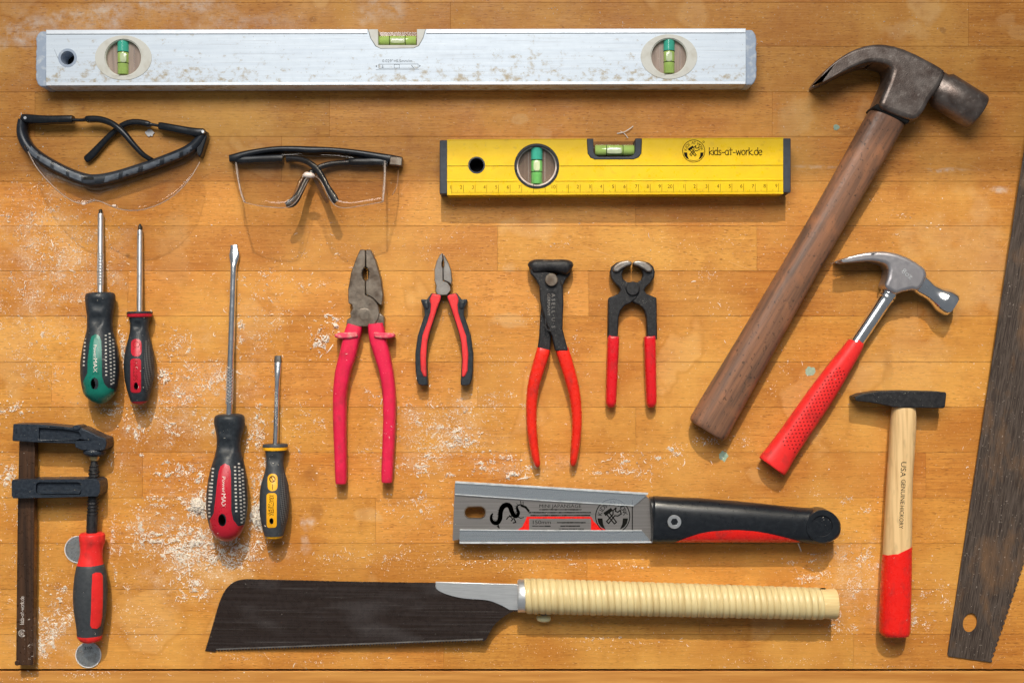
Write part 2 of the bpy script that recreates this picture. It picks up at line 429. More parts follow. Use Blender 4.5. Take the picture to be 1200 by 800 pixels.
    # fine straight scratches in the varnish, two directions
    for rz, k in ((.35, .35), (-.9, .25)):
        m0 = a.n('ShaderNodeMapping'); m0.inputs['Rotation'].default_value = (0, 0, rz); a.l(pos, m0.inputs[0])
        m1 = a.n('ShaderNodeMapping'); m1.inputs['Scale'].default_value = (14, 1300, 1); a.l(m0.outputs[0], m1.inputs[0])
        base = a.mix(a.rng(a.noise(m1.outputs[0], 1.0, 1, .5), .76, .80, 0, k), base, (.80, .60, .40))
    a.l(base, p.inputs['Base Color'])
    rr = a.noise(pos, 35, 5, .6); a.l(a.rng(rr, .3, .7, .36, .60), p.inputs['Roughness'])
    p.inputs['Specular IOR Level'].default_value = .25
    h = a.math('ADD', a.math('MULTIPLY', g2, .6), a.math('MULTIPLY', a.noise(pos, 160, 4, .6), .7))
    a.bump(h, .4, .0008)
    return a.m
M = {}
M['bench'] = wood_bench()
M['front'] = mat('front_board_pine', (.62, .30, .075), .45, 0, (.44, .17, .034), 1.0, .35, .65, (9, 150, 30), .15, 300, .1)
M['gap'] = mat('gap_dark', (.05, .022, .01), .9)
def alu_dirty():
    a = NT('dirty_aluminium'); p = a.p
    base = a.mix(a.rng(a.noise(a.coord((2, 60, 60)), 8, 4), .3, .7), (.76, .83, .90), (.67, .74, .82))
    geo = a.n('ShaderNodeNewGeometry'); sep = a.n('ShaderNodeSeparateXYZ'); a.l(geo.outputs['Position'], sep.inputs[0])
    low = a.rng(sep.outputs['Y'], (400-62)*S, (400-100)*S, 0, 1)
    n1 = a.noise(a.coord((1, 1.2, 1)), 130, 7, .72); n2 = a.noise(a.coord(), 14, 3)
    d = a.math('ADD', n1, a.math('ADD', a.math('MULTIPLY', low, .13), a.math('MULTIPLY', n2, .26)))
    base = a.mix(a.rng(d, .755, .90, 0, .8), base, (.44, .33, .17))
    d2 = a.noise(a.coord((1, 1, 1)), 420, 4, .6); base = a.mix(a.rng(d2, .64, .72, 0, .6), base, (.42, .38, .30))
    a.l(base, p.inputs['Base Color']); p.inputs['Metallic'].default_value = .30
    a.l(a.rng(n1, .3, .7, .52, .58), p.inputs['Roughness']); return a.m
M['alu_dirty'] = alu_dirty()
M['alu_rail'] = mat('aluminium_rail', (.86, .90, .95), .42, .35, (.76, .81, .87), 30, .4, .7, (1, 8, 8))
M['alu'] = mat('brushed_aluminium', (.82, .84, .86), .40, .85, (.70, .72, .74), 1.0, .35, .65, (20, 1500, 1500), rvar=.03)
M['cap_blue'] = mat('worn_grey_blue_plastic', (.42, .49, .60), .65, 0, (.66, .70, .74), 170, .5, .72, bump=.3, bscale=900)
M['cream'] = mat('cream_plastic', (.78, .76, .68), .45, 0, (.66, .62, .52), 100, .5, .75)
M['yellow'] = mat('yellow_paint', (.85, .55, .006), .36, 0, (.79, .49, .005), 60, .4, .75, spec=.35)
M['graph'] = mat('graphite_plastic', (.045, .052, .066), .5, 0, (.032, .038, .05), 200, .4, .7, bump=.1)
M['black_pl'] = mat('black_plastic', (.008, .010, .014), .30, 0, (.014, .017, .022), 300, .45, .7, bump=.015, bscale=2500, spec=.45, rvar=.04)
M['slate_pl'] = mat('slate_plastic', (.016, .020, .028), .34, 0, (.026, .032, .042), 260, .4, .7, spec=.5, rvar=.05)
M['rib'] = mat('worn_rib_plastic', (.13, .15, .18), .4, 0, (.075, .088, .11), 160)
M['hole'] = mat('dark_inside', (.012, .012, .012), .9)
M['print'] = mat('black_print', (.008, .008, .007), .8, spec=.1)
M['print_ol'] = mat('olive_print', (.055, .045, .006), .8, spec=.1)
M['print_gr'] = mat('grey_print', (.20, .22, .24), .7)
M['print_w'] = mat('white_print', (.70, .68, .64), .6)
M['print_pk'] = mat('pale_print', (.72, .66, .62), .6)
def glassy(name, tint, gl=.06, edge=.35, rough=.03):
    a = NT(name); t = a.n('ShaderNodeBsdfTransparent'); t.inputs[0].default_value = tint + (1,)
    g = a.n('ShaderNodeBsdfGlossy'); g.inputs['Roughness'].default_value = rough
    lw = a.n('ShaderNodeLayerWeight'); lw.inputs['Blend'].default_value = .35
    mx = a.n('ShaderNodeMixShader'); a.l(a.rng(lw.outputs['Facing'], .25, 1, gl, edge), mx.inputs[0])
    a.l(t.outputs[0], mx.inputs[1]); a.l(g.outputs[0], mx.inputs[2]); a.l(mx.outputs[0], a.out.inputs[0])
    return a.m
M['lens'] = glassy('clear_lens', (.915, .90, .885), .03, .5)
M['acryl'] = glassy('clear_acrylic', (.78, .76, .76), .07, .4, .06)
def block(name, col, f):
    a = NT(name); t = a.n('ShaderNodeBsdfTransparent'); t.inputs[0].default_value = (.95, .93, .92, 1)
    a.p.inputs['Base Color'].default_value = col + (1,); a.p.inputs['Roughness'].default_value = .12
    a.l(a.mix(a.rng(a.noise(a.coord((500, 30, 30)), 1, 2), .35, .65), col, tuple(c*.7 for c in col)), a.p.inputs['Base Color'])
    mx = a.n('ShaderNodeMixShader'); mx.inputs[0].default_value = f; a.l(t.outputs[0], mx.inputs[1]); a.l(a.p.outputs[0], mx.inputs[2]); a.l(mx.outputs[0], a.out.inputs[0]); return a.m
M['block'] = block('acrylic_block', (.80, .62, .52), .62)
M['block_d'] = block('dark_acrylic_block', (.34, .25, .20), .55)
def liquid(name, col):
    a = NT(name); p = a.p; p.inputs['Base Color'].default_value = col + (1,); p.inputs['Roughness'].default_value = .12
    p.inputs['Transmission Weight'].default_value = .1; p.inputs['Coat Weight'].default_value = .6
    a.l(a.mix(a.rng(a.noise(a.coord(), 120, 2), .4, .6), col, tuple(c*.85 for c in col)), p.inputs['Base Color']); return a.m
M['lime'] = liquid('lime_liquid', (.58, .82, .20)); M['teal_l'] = liquid('teal_liquid', (.08, .60, .42)); M['bub'] = liquid('bubble', (.80, .90, .55))
M['green_l'] = liquid('green_liquid', (.26, .78, .20))
M['rim'] = mat('clear_rim', (.74, .64, .58), .15, 0, (.60, .48, .42), 90, spec=.8)
M['edge'] = block('clear_lens_edge', (.85, .74, .68), .30)
M['steel'] = mat('dull_steel', (.34, .32, .30), .42, .85, (.20, .17, .15), 130, .4, .68, bump=.15, bscale=900)
M['jaw'] = mat('worn_brown_steel', (.26, .22, .18), .40, .75, (.14, .105, .08), 110, .38, .66, bump=.15, bscale=700)
M['bright'] = mat('bright_steel', (.78, .79, .81), .32, .9, (.66, .67, .69), 90, .4, .7, rvar=.05)
M['chrome'] = mat('chrome', (.86, .87, .89), .2, 1.0, (.76, .77, .79), 70, .4, .7, rvar=.05)
M['chrome_m'] = mat('satin_chrome', (.62, .59, .61), .34, .9, (.55, .52, .54), 60, .35, .7, bump=.04, bscale=1500, rvar=.04)
M['dark_tip'] = mat('dark_tip', (.07, .065, .06), .4, .6)
M['old_iron'] = mat('old_hammer_iron', (.235, .195, .172), .40, .7, (.125, .092, .078), 85, .34, .66, bump=.22, bscale=900, rvar=.10, detail=8)
M['blk_iron'] = dusty(dict(col=(.011, .011, .013), rough=.42, metal=0., col2=(.026, .026, .029), nscale=380, bump=.5, bscale=1500), 'black_iron', amount=.68)
M['cast'] = dusty(dict(col=(.014, .020, .031), rough=.36, metal=0., col2=(.028, .037, .052), nscale=420, bump=.45, bscale=1300), 'painted_cast_iron', amount=.70)
M['bar'] = mat('browned_bar', (.060, .036, .026), .34, .5, (.15, .075, .042), 1.0, .4, .75, (260, 12, 60), .1, 1.0)
M['rub_dk'] = dusty(dict(col=(.018, .023, .030), rough=.42, col2=(.030, .037, .046), nscale=300, bump=.15, bscale=2600), 'dark_rubber', amount=.71)
M['rub_gy'] = dusty(dict(col=(.050, .056, .064), rough=.5, col2=(.036, .042, .050), nscale=300, bump=.2, bscale=2600), 'grey_rubber', amount=.71)
def grip_tex(name, c1, c2):
    a = NT(name); ck = a.n('ShaderNodeTexChecker'); ck.inputs['Scale'].default_value = 1
    a.l(a.coord((900, 900, 0), rot=(0, 0, R(38))), ck.inputs['Vector']); ck.inputs[1].default_value = c1 + (1,); ck.inputs[2].default_value = c2 + (1,)
    a.l(ck.outputs[0], a.p.inputs['Base Color']); a.p.inputs['Roughness'].default_value = .6; a.bump(ck.outputs[1], .5, .0004); return a.m
M['grip'] = grip_tex('diamond_grip', (.014, .015, .018), (.10, .105, .11))
M['green'] = mat('green_plastic', (.006, .17, .125), .34, 0, (.005, .13, .095), 60, coat=.2)
M['red_sd'] = mat('crimson_plastic', (.50, .014, .032), .34, 0, (.42, .010, .024), 60, coat=.2)
M['yel_pl'] = mat('amber_plastic', (.86, .42, .012), .38, 0, (.76, .35, .01), 60)
M['pink'] = mat('pink_red_vinyl', (.74, .018, .075), .40, 0, (.62, .014, .055), 90, .4, .7, bump=.12, bscale=500)
M['pink_d'] = mat('dusty_pink_vinyl', (.74, .06, .12), .55, 0, (.66, .30, .26), 240, .5, .68)
M['red'] = mat('red_dipped_vinyl', (.80, .024, .010), .30, 0, (.72, .018, .008), 60, coat=.35)
M['red2'] = mat('deep_red_vinyl', (.72, .010, .018), .33, 0, (.64, .008, .014), 60, coat=.3)
M['red_soft'] = mat('red_rubber_inlay', (.80, .05, .055), .45, 0, (.74, .04, .045), 70)
M['red_grip'] = mat('red_rubber_grip', (.82, .030, .028), .42, 0, (.74, .022, .022), 80, bump=.06)
M['dimple'] = mat('dark_red_dimple', (.26, .008, .008), .8)
M['red_paint'] = mat('red_paint', (.80, .014, .008), .30, 0, (.74, .012, .008), 60, coat=.3)
M['hickory'] = mat('pale_hickory', (.76, .53, .27), .45, 0, (.52, .31, .13), 1.0, .44, .80, (420, 16, 200), .1, 1.0)
M['old_wood'] = mat('old_dark_handle', (.275, .130, .074), .40, 0, (.125, .072, .050), 1.0, .36, .66, (300, 16, 60), .3, 3.0, rot=(0, 0, R(30)), detail=8)
M['rattan'] = mat('rattan', (.70, .57, .30), .42, 0, (.52, .37, .16), 1.0, .46, .86, (260, 14, 14), .1, 10.0, coat=.15)
M['endgrain'] = mat('pale_wood_end', (.78, .60, .30), .6, 0, (.62, .44, .20), 1.0, .4, .7, (40, 900, 200))
M['bead'] = mat('pale_bead', (.82, .76, .44), .3, 0, (.76, .68, .36), 200, coat=.3)
M['blade_dk'] = dusty(dict(col=(.058, .040, .034), rough=.30, metal=.75, col2=(.085, .066, .062), nscale=1.0, stretch=(10, 900, 100)), 'dark_blade', amount=.72)
def scratch(m, col, sc, lo, hi, k):
    a = NT.__new__(NT); a.m = m; a.t = m.node_tree; a.p = a.t.nodes['Principled BSDF']
    src = a.p.inputs['Base Color'].links[0].from_socket
    a.l(a.mix(a.rng(a.noise(a.coord(sc), 1.0, 2, .6), lo, hi, 0, k), src, col), a.p.inputs['Base Color'])
scratch(M['blade_dk'], (.36, .33, .31), (9, 1500, 50), .64, .72, .55)
scratch(M['blade_dk'], (.30, .27, .27), (12, 30, 20), .55, .75, .35)
M['blade_gy'] = mat('grey_blade', (.33, .315, .31), .40, .7, (.26, .245, .24), 1.0, .35, .65, (10, 1300, 100), rvar=.03)
def rusty():
    a = NT('rusty_saw_plate'); p = a.p
    v = a.coord((1400, 60, 100), rot=(0, 0, R(9))); st = a.noise(v, 1.0, 5, .65)
    base = a.mix(a.rng(st, .35, .72), (.030, .020, .016), (.135, .105, .088))
    r1 = a.noise(a.coord((1.6, .7, 1)), 20, 6, .68)
    base = a.mix(a.rng(r1, .50, .72, 0, .7), base, (.24, .125, .055))
    base = a.mix(a.rng(a.noise(a.coord(), 500, 3), .66, .72, 0, .5), base, (.50, .44, .38))
    a.l(base, p.inputs['Base Color']); p.inputs['Metallic'].default_value = .15; p.inputs['Specular IOR Level'].default_value = .3; a.l(a.rng(r1, .4, .7, .42, .75), p.inputs['Roughness'])
    a.bump(st, .25, .0005); return a.m
M['rusty'] = rusty()
M['disc'] = mat('scratched_zinc', (.58, .60, .60), .35, .9, (.36, .36, .35), 240, .4, .65, bump=.5, bscale=900)
M['brass'] = mat('yellowed_nut', (.55, .42, .22), .35, .8)
M['dust'] = mat('sawdust', (.90, .85, .78), .9, 0, (.82, .72, .60), 500, .35, .65)
M['paint_g'] = mat('dried_green_paint', (.34, .46, .34), .7, 0, (.28, .38, .30), 400)
M['foam'] = mat('white_glue_bead', (.72, .70, .70), .7)
M['strip'] = None
def frosted():
    a = NT('frosted_guard'); p = a.p; p.inputs['Base Color'].default_value = (.30, .35, .41, 1); p.inputs['Roughness'].default_value = .28
    t = a.n('ShaderNodeBsdfTransparent'); mx = a.n('ShaderNodeMixShader'); a.l(a.rng(a.noise(a.coord((10, 600, 50)), 1.0, 3), .3, .7, .32, .44), mx.inputs[0])
    a.l(t.outputs[0], mx.inputs[1]); a.l(p.outputs[0], mx.inputs[2]); a.l(mx.outputs[0], a.out.inputs[0]); return a.m
M['strip'] = frosted()
M['strip_edge'] = mat('guard_edge', (.58, .61, .64), .25, 0)

scratch(M['alu_dirty'], (.50, .52, .54), (12, 900, 40), .60, .72, .5)
scratch(M['alu_dirty'], (.95, .97, 1.0), (30, 1300, 40), .66, .74, .6)
scratch(M['alu_dirty'], (.42, .33, .20), (900, 500, 40), .70, .76, .6)
for k_ in ('red', 'red2', 'pink', 'red_grip', 'red_paint', 'red_soft'):
    scratch(M[k_], (.24, .035, .030), (110, 70, 90), .54, .78, .6)
    scratch(M[k_], (.85, .62, .55), (1100, 1100, 900), .70, .76, .55)
scratch(M['yellow'], (.52, .34, .03), (130, 160, 90), .62, .80, .6)
scratch(M['yellow'], (.16, .12, .05), (700, 900, 90), .74, .78, .6)
scratch(M['hickory'], (.34, .22, .11), (160, 60, 60), .58, .80, .6)
scratch(M['old_wood'], (.40, .17, .08), (60, 36, 40), .54, .72, .55)
scratch(M['old_wood'], (.035, .026, .022), (420, 260, 300), .60, .70, .7)
scratch(M['old_iron'], (.36, .32, .29), (260, 260, 260), .60, .74, .5)
scratch(M['black_pl'], (.30, .29, .28), (1300, 1300, 900), .74, .78, .5)
# ------------------------------------------------------------------ bench top (the setting)
table = bpy.data.objects.new('bench_top', None); C.objects.link(table); table['kind'] = 'structure'; table['label'] = 'orange-brown laminated beech workbench top'
BASE[table.name] = Vector((0, 0, 0))
def slab_box(name, x0, y0, x1, y1, z0, z1, m, root, bevel):
    a, b = W(x0, y1, 0), W(x1, y0, 0); c = (a + b)/2; hx, hy = (b.x - a.x)/2, (b.y - a.y)/2
    v = [(sx*hx, sy*hy, z*0.001) for z in (z0, z1) for sx, sy in ((-1, -1), (1, -1), (1, 1), (-1, 1))]
    f = [[3, 2, 1, 0], [4, 5, 6, 7]] + [[i, (i+1) % 4, (i+1) % 4 + 4, i + 4] for i in range(4)]
    me = bpy.data.meshes.new(name); me.from_pydata(v, [], f); me.materials.append(m)
    o = bpy.data.objects.new(name, me); C.objects.link(o); o.location = (c.x, c.y, 0); o.parent = root
    b = o.modifiers.new('bevel', 'BEVEL'); b.width = bevel*0.001; b.segments = 1
    return o
seams = [-156, -103, -50, 3, 54.5, 108, 160, 212.5, 265, 317.5, 370.5, 424, 477, 530, 583, 636.5, 690, 743, 783.5]
joints = {3: [528, 1135], 108: [41, 386, 905], 160: [330, 880], 212.5: [286, 745], 265: [583, 887], 317.5: [150, 690, 1075], 370.5: [415, 880], 424: [60, 560, 960], 477: [330, 745],
          530: [167, 610, 1085], 583: [440, 905], 636.5: [105, 688, 1010], 690: [300, 820], 743: [520, 1000]}
XL, XR = -160, 1420
for a_, b_ in zip(seams, seams[1:]):
    js = joints.get(a_) or sorted(random.uniform(XL + 200, XR - 200) for _ in range(2))
    xs = [XL] + js + [XR]
    for x0, x1 in zip(xs, xs[1:]):
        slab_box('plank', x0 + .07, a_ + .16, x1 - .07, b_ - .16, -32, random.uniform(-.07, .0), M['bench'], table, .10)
slab_box('core_board', XL + 2, seams[0] + 2, XR - 2, 781, -40, -8, M['gap'], table, .2)
fb = slab_box('front_board', XL, 786.2, XR, 880, -60, -.6, M['front'], table, .6)
slab_box('batten', XL + 2, 781.5, XR - 2, 788, -50, -14, M['gap'], table, .2)

# ------------------------------------------------------------------ aluminium spirit level
def vial(px, py, hl, hw, z, root, vertical, mats, name='vial'):
    """capsule of liquid, bubble and two black lines; hl, hw half length and half width in px"""
    g = thing_part(name, root)
    if vertical:
        st = [(px, py - hl, hw*.9, z, hw*.68), (px, py - hl + .6, hw, z, hw*.75), (px, py + hl - .6, hw, z, hw*.75), (px, py + hl, hw*.9, z, hw*.68)]
    else:
        st = [(px - hl, py, hw*.9, z, hw*.68), (px - hl + .6, py, hw, z, hw*.75), (px + hl - .6, py, hw, z, hw*.75), (px + hl, py, hw*.9, z, hw*.68)]
    v = sweep(name, st, mats[0], root, 16, 2, spline=False)
    zz = z + hw*.75
    if vertical:
        if mats[1] is not mats[0]:
            sweep('vial_top', [(px, py - hl - .2, hw + .3, z, hw*.75 + .3), (px, py - hl*.35, hw + .3, z, hw*.75 + .3)], mats[1], v, 16, 1, spline=False)
        b = sweep('bubble', [(px, py - hl*.32, hw*.3, zz - .2, .4), (px, py - hl*.25, hw*.55, zz - .2, .6), (px, py + hl*.15, hw*.55, zz - .2, .6), (px, py + hl*.25, hw*.3, zz - .2, .4)], M['bub'], v, 12, 3)
        for d in (-.33, .33):
            sweep('vial_line', [(px, py + hl*d - .35, hw + .25, z, hw*.75 + .25), (px, py + hl*d + .35, hw + .25, z, hw*.75 + .25)], M['print'], v, 16, 1, spline=False)
    else:
        b = sweep('bubble', [(px - hl*.38, py, hw*.3, zz - .2, .4), (px - hl*.3, py, hw*.55, zz - .2, .6), (px + hl*.3, py, hw*.55, zz - .2, .6), (px + hl*.38, py, hw*.3, zz - .2, .4)], M['bub'], v, 12, 3)
        for d in (-.42, .42):
            sweep('vial_line', [(px + hl*d - .35, py, hw + .25, z, hw*.75 + .25), (px + hl*d + .35, py, hw + .25, z, hw*.75 + .25)], M['print'], v, 16, 1, spline=False)
    return v
def thing_part(name, root): return None
ZA = 24
lv = thing('spirit_level', 'long silver aluminium spirit level with cream vial housings and brown dirt', 'spirit level', 464, 68)
ty = lambda x: 35.2 - (x - 54)/820*1.6      # the level lies very slightly turned
bo = [(54, ty(54)), (431, ty(431)), (434, 45), (440, 54.5), (446, 57.4), (485, 56.8), (491, 54), (496, 45), (499, ty(499)), (874, ty(874)), (874, 98.6), (54, 100.6)]
body = prism('body', bo, 0, ZA, M['alu_dirty'], lv, holes=[oval(144.5, 67.8, 33, 26, 40), oval(784, 66.6, 33, 26, 40), oval(79, 68, 10.5, 10.5, 24)], bevel=.5)
for y0, y1, n in ((.2, 5.2, 'a'), (61.5, 65.4, 'b')):
    segs = [(54.2, 430.5), (499.5, 873.8)] if n == 'a' else [(54.2, 873.8)]
    for xa, xb in segs:
        prism('rail', [(xa, ty(xa) + y0), (xb, ty(xb) + y0), (xb, ty(xb) + y1 - .3), (xa, ty(xa) + y1 - .3)], ZA - 2, ZA + .5, M['alu_rail'], body, bevel=.2)
        if n == 'a': prism('groove', [(xa, ty(xa) + y1 - .2), (xb, ty(xb) + y1 - .2), (xb, ty(xb) + y1 + .5), (xa, ty(xa) + y1 + .5)], ZA - 1, ZA + .04, M['print_gr'], body)
for cx, cy in ((144.5, 67.8), (784, 66.6)):
    h = prism('vial_housing', oval(cx, cy, 33.2, 26.2, 48), 1, ZA + .5, M['cream'], lv, holes=[oval(cx, cy, 22, 22, 40)], bevel=.8, seg=3)
    prism('housing_ring', oval(cx, cy, 23.5, 23.5, 48), ZA - 3, ZA - .6, M['cream'], h, holes=[oval(cx, cy, 20.8, 20.8, 40)], bevel=.6)
    prism('vial_window', oval(cx, cy, 22.2, 22.2, 40), 8, 18.5, M['block'], h)
    v = vial(cx, cy + .5, 19.5, 6.4, 18, h, True, (M['lime'], M['teal_l']))
    for dx in (-11, 13): prism('window_wall', rrect(cx + dx - 1, cy - 15, cx + dx + 1, cy + 15, .8), 8, 19.0, M['edge'], h)
hr = prism('hang_hole_ring', oval(79, 68, 11, 11, 32), 2, ZA + .25, M['cap_blue'], lv, holes=[oval(79, 68, 8, 8, 28)], bevel=.3)
prism('hole_tube', oval(79, 68, 8.6, 8.6, 28), .5, 6, M['hole'], hr)
h = prism('top_vial_housing', [(431.5, ty(431)), (443, ty(443)), (443, 53), (488.5, 53), (488.5, ty(488)), (498.6, ty(498)), (495.6, 45), (490.6, 53.8), (484.6, 56.6), (446, 57.1), (440.4, 54.2), (434.4, 45)], 1, ZA + .4, M['cream'], lv, bevel=.4)
prism('vial_window', [(443.2, 38), (488.3, 38), (488.3, 53), (443.2, 53)], 3, 13, M['acryl'], h)
vial(466, 47.6, 22, 5.2, 15, h, False, (M['lime'], M['lime']))
for x0, x1, sgn in ((41.5, 54.2, -1), (873.8, 887, 1)):
    t, b = ty(x0) + 1.6, (101.5 if sgn < 0 else 99.5)
    o = [(x1, t), (x1, b)] if sgn < 0 else [(x0, b), (x0, t)]
    jag = []
    n = 22
    for i in range(n + 1):
        u = i/n; yy = t + (b - t)*u; e = max(0, 1 - min(u, 1 - u)/.14)**2*5
        jag.append(((x0 if sgn < 0 else x1) - sgn*(e + random.uniform(0, 1.1)), yy))
    o = o[:1] + (list(reversed(jag))[::-1] if sgn < 0 else []) + o[1:] if sgn < 0 else o + jag
    prism('end_cap', o, 0, ZA - .4, M['cap_blue'], lv, bevel=1.0, seg=2)
ik = Ink(); ik.text('0.029°=0.5mm/m', 465.5, 71.5, 3.4, 0, 35)
ik.line([(444, 75.5), (490, 75.3), (490, 80.2), (444, 80.4)], .5, True).line([(440.5, 82), (491, 81.8)], .35)
ik.line([(462, 75.8), (468, 75.8), (468, 80), (462, 80)], .4, True).line([(448.5, 80), (448.5, 76.5)], .6).line([(447, 79), (450, 79)], .4).line([(482, 76.5), (484.5, 79.5)], .6)
ik.poly([(440, 77.8), (441.8, 76.5), (441.8, 79.2)]).poly([(493, 77.4), (491.4, 76), (491.4, 79)])
ik.lay('printed_scale', M['print_gr'], lv, ZA)

# ------------------------------------------------------------------ yellow spirit level
ZY = 21
yl = thing('spirit_level', 'short yellow spirit level with black end caps and printed centimetre ruler', 'spirit level', 721, 196)
t2 = lambda x: 163.6 - (x - 524)/394*2.2
bo = [(524, t2(524)), (687.5, t2(688)), (688.5, 180), (692, 185), (697, 187.3), (743, 187), (748.5, 184.6), (751.8, 180), (752.5, t2(752)), (918, t2(918)), (918, 227.2), (524, 228.6)]
body = prism('body', bo, 0, ZY, M['yellow'], yl, holes=[oval(629, 194.6, 26.2, 26.2, 48), oval(558.5, 193.6, 9.8, 9.8, 28)])
for p, q in ((524.2, 607.6), (650.4, 917.8)): prism('ridge', [(p, 211.2 - (p-524)*.004), (q, 211.2 - (q-524)*.004), (q, 213.2 - (q-524)*.004), (p, 213.2 - (p-524)*.004)], ZY - 1, ZY + .5, M['yellow'], body, bevel=.45, seg=2)
prism('edge_rail', [(524.2, t2(524) - .1), (687, t2(687) - .1), (687, t2(687) + 1.1), (524.2, t2(524) + 1.1)], ZY - 1, ZY + .3, M['yellow'], body, bevel=.3)
prism('edge_rail', [(753, t2(753) - .1), (917.8, t2(918) - .1), (917.8, t2(918) + 1.1), (753, t2(753) + 1.1)], ZY - 1, ZY + .3, M['yellow'], body, bevel=.3)
for xa, xb in ((524.2, 602.3), (655.8, 917.8)):
    if xa < 600:
        segs = [(524.2, 548.4), (568.7, 602.3)]
    else: segs = [(655.8, 917.8)]
    for p, q in segs: prism('groove', [(p, 194.4), (q, 194.4 - (q-p)*.0035), (q, 195.1 - (q-p)*.0035), (p, 195.1)], ZY - 1, ZY + .04, M['print_ol'], body)
h = prism('round_vial_housing', oval(629, 194.6, 26.4, 26.4, 48), 1, ZY + .6, M['black_pl'], yl, holes=[oval(629, 194.6, 23.6, 23.6, 44)], bevel=.5)
prism('inner_ring', oval(629, 194.6, 24.4, 24.4, 44), ZY - 9, ZY - 3, M['rim'], h, holes=[oval(629, 194.6, 21.8, 21.8, 40)], bevel=.6)
prism('vial_window', oval(629, 194.6, 23.8, 23.8, 40), 6, 14.6, M['block_d'], h)
vial(629, 195, 21, 6.6, 14.6, h, True, (M['green_l'], M['teal_l']))
for dx in (-9.5, 9.5): prism('window_wall', rrect(629 + dx - .6, 178, 629 + dx + .6, 212, .5), 6, 15.0, M['edge'], h)
hh = prism('hang_hole_ring', oval(558.5, 193.6, 10, 10, 30), 1, ZY + .2, M['graph'], yl, holes=[oval(558.5, 193.6, 8.2, 8.2, 26)], bevel=.3)
prism('hole_tube', oval(558.5, 193.6, 8.8, 8.8, 26), .5, 5, M['hole'], hh)
h = prism('top_vial_housing', [(687.8, t2(688) - .2), (695.4, t2(695) - .2), (695.8, 178), (698, 182.4), (702, 183.8), (738, 183.6), (742, 182), (744.2, 178), (744.6, t2(744) - .2), (752.2, t2(752) - .2), (751.5, 180), (748.3, 184.4), (743, 186.8), (697, 187), (692.2, 184.8), (688.8, 180)], 1, ZY + .5, M['graph'], yl, bevel=.6)
prism('vial_window', [(695.8, 166), (744, 166), (744, 183.4), (695.8, 183.4)], 3, 11, M['acryl'], h)
vial(720, 176.4, 23, 6.4, 12.5, h, False, (M['lime'], M['lime']))
for x0, x1 in ((515.2, 524.2), (917.6, 926.8)):
    prism('end_cap', [(x0, t2(x0) + .8), (x1, t2(x1) + .8), (x1, 227.2 if x0 < 600 else 225.8), (x0, 227.2 if x0 < 600 else 225.8)], 0, ZY + .3, M['graph'], yl, bevel=.7)
ik = Ink()
for i in range(1, 30):
    x = 529.4 + 13.68*(i - 1); s = str(i) if i % 10 == 0 else str(i % 10); yb = 219.4 - (x - 524)*.004
    if 604 < x < 652 and i in (8, 9): pass
    else: ik.text(s, x - 1.4, yb, 4.3, 0, None, 'r')
    ik.line([(x, yb - 2.5), (x, yb + 7.5)], .45)
for i in range(0, 286):
    x = 529.4 + 1.368*i; yb = 227 - (x - 524)*.004
    if x < 917: ik.line([(x, yb - (3.2 if i % 5 == 0 else 1.8)), (x, yb)], .3)
ik.lay('ruler_print', M['print_ol'], yl, ZY)
ik = Ink(); hand_text(ik, 'kids-at-work.de', 831.2, 181.8, 62.5, 0, .95, 1.05); ik.lay('lettering', M['print'], yl, ZY)
ik = Ink(); logo(ik, 813, 177.2, 13); ik.line(oval(824.5, 166.4, 1, 1, 10), .5, True); ik.lay('round_logo', M['print'], yl, ZY)

# ------------------------------------------------------------------ screwdrivers
def zline(ty_, tz, hy, hz): return lambda y: tz + (y - ty_)*(hz - tz)/(hy - ty_)
def handle(name, st, zf, m, root, dents=(), n=40, k=.75):
    return sweep(name, [(x, y, w, zf(y), w*k) for x, y, w in st], m, root, n, 7, dents=dents)
def dots(name, cols, target, m, root, w=2.1, hgt=1.6):
    tree = bvh(target); V, F = [], []
    for x_of, y0, y1, dy in cols:
        y = y0
        while y < y1:
            x = x_of(y); c = [onto(tree, x + a*w/2, y + b*hgt/2, .35) for a, b in ((-1, -1), (1, -1), (1, 1), (-1, 1))]
            d = [p - Vector((0, 0, .0009)) for p in c]; b = len(V); V += c + d
            F += [[b+3, b+2, b+1, b]] + [[b+i, b+(i+1) % 4, b+4+(i+1) % 4, b+4+i] for i in range(4)]; y += dy
    return build(name, V, F, m, root, smooth=0, kind='stuff')
def shaft(root, st, zf, m, k=.75, name='shaft', n=20): return sweep(name, [(x, y, w, zf(y), w*k*q) for x, y, w, q in st], m, root, n, 4)
def knurl(root, x0, y0, x1, y1, w, zf):
    V, F = [], []
    for sgn in (-1, 1):
        for ph in range(5):
            pts = []
            for i in range(40):
                u = i/39; a = sgn*u*13 + ph*2*math.pi/5; x, y = x0 + (x1-x0)*u, y0 + (y1-y0)*u
                p = W(x, y, zf(y)); pts.append(p + Vector((math.cos(a)*w*S, 0, math.sin(a)*w*S)))
            tube_geo(pts, .00030, 4, False, V, F)
    return build('knurling', V, F, M['bright'], root, smooth=0, kind='stuff')

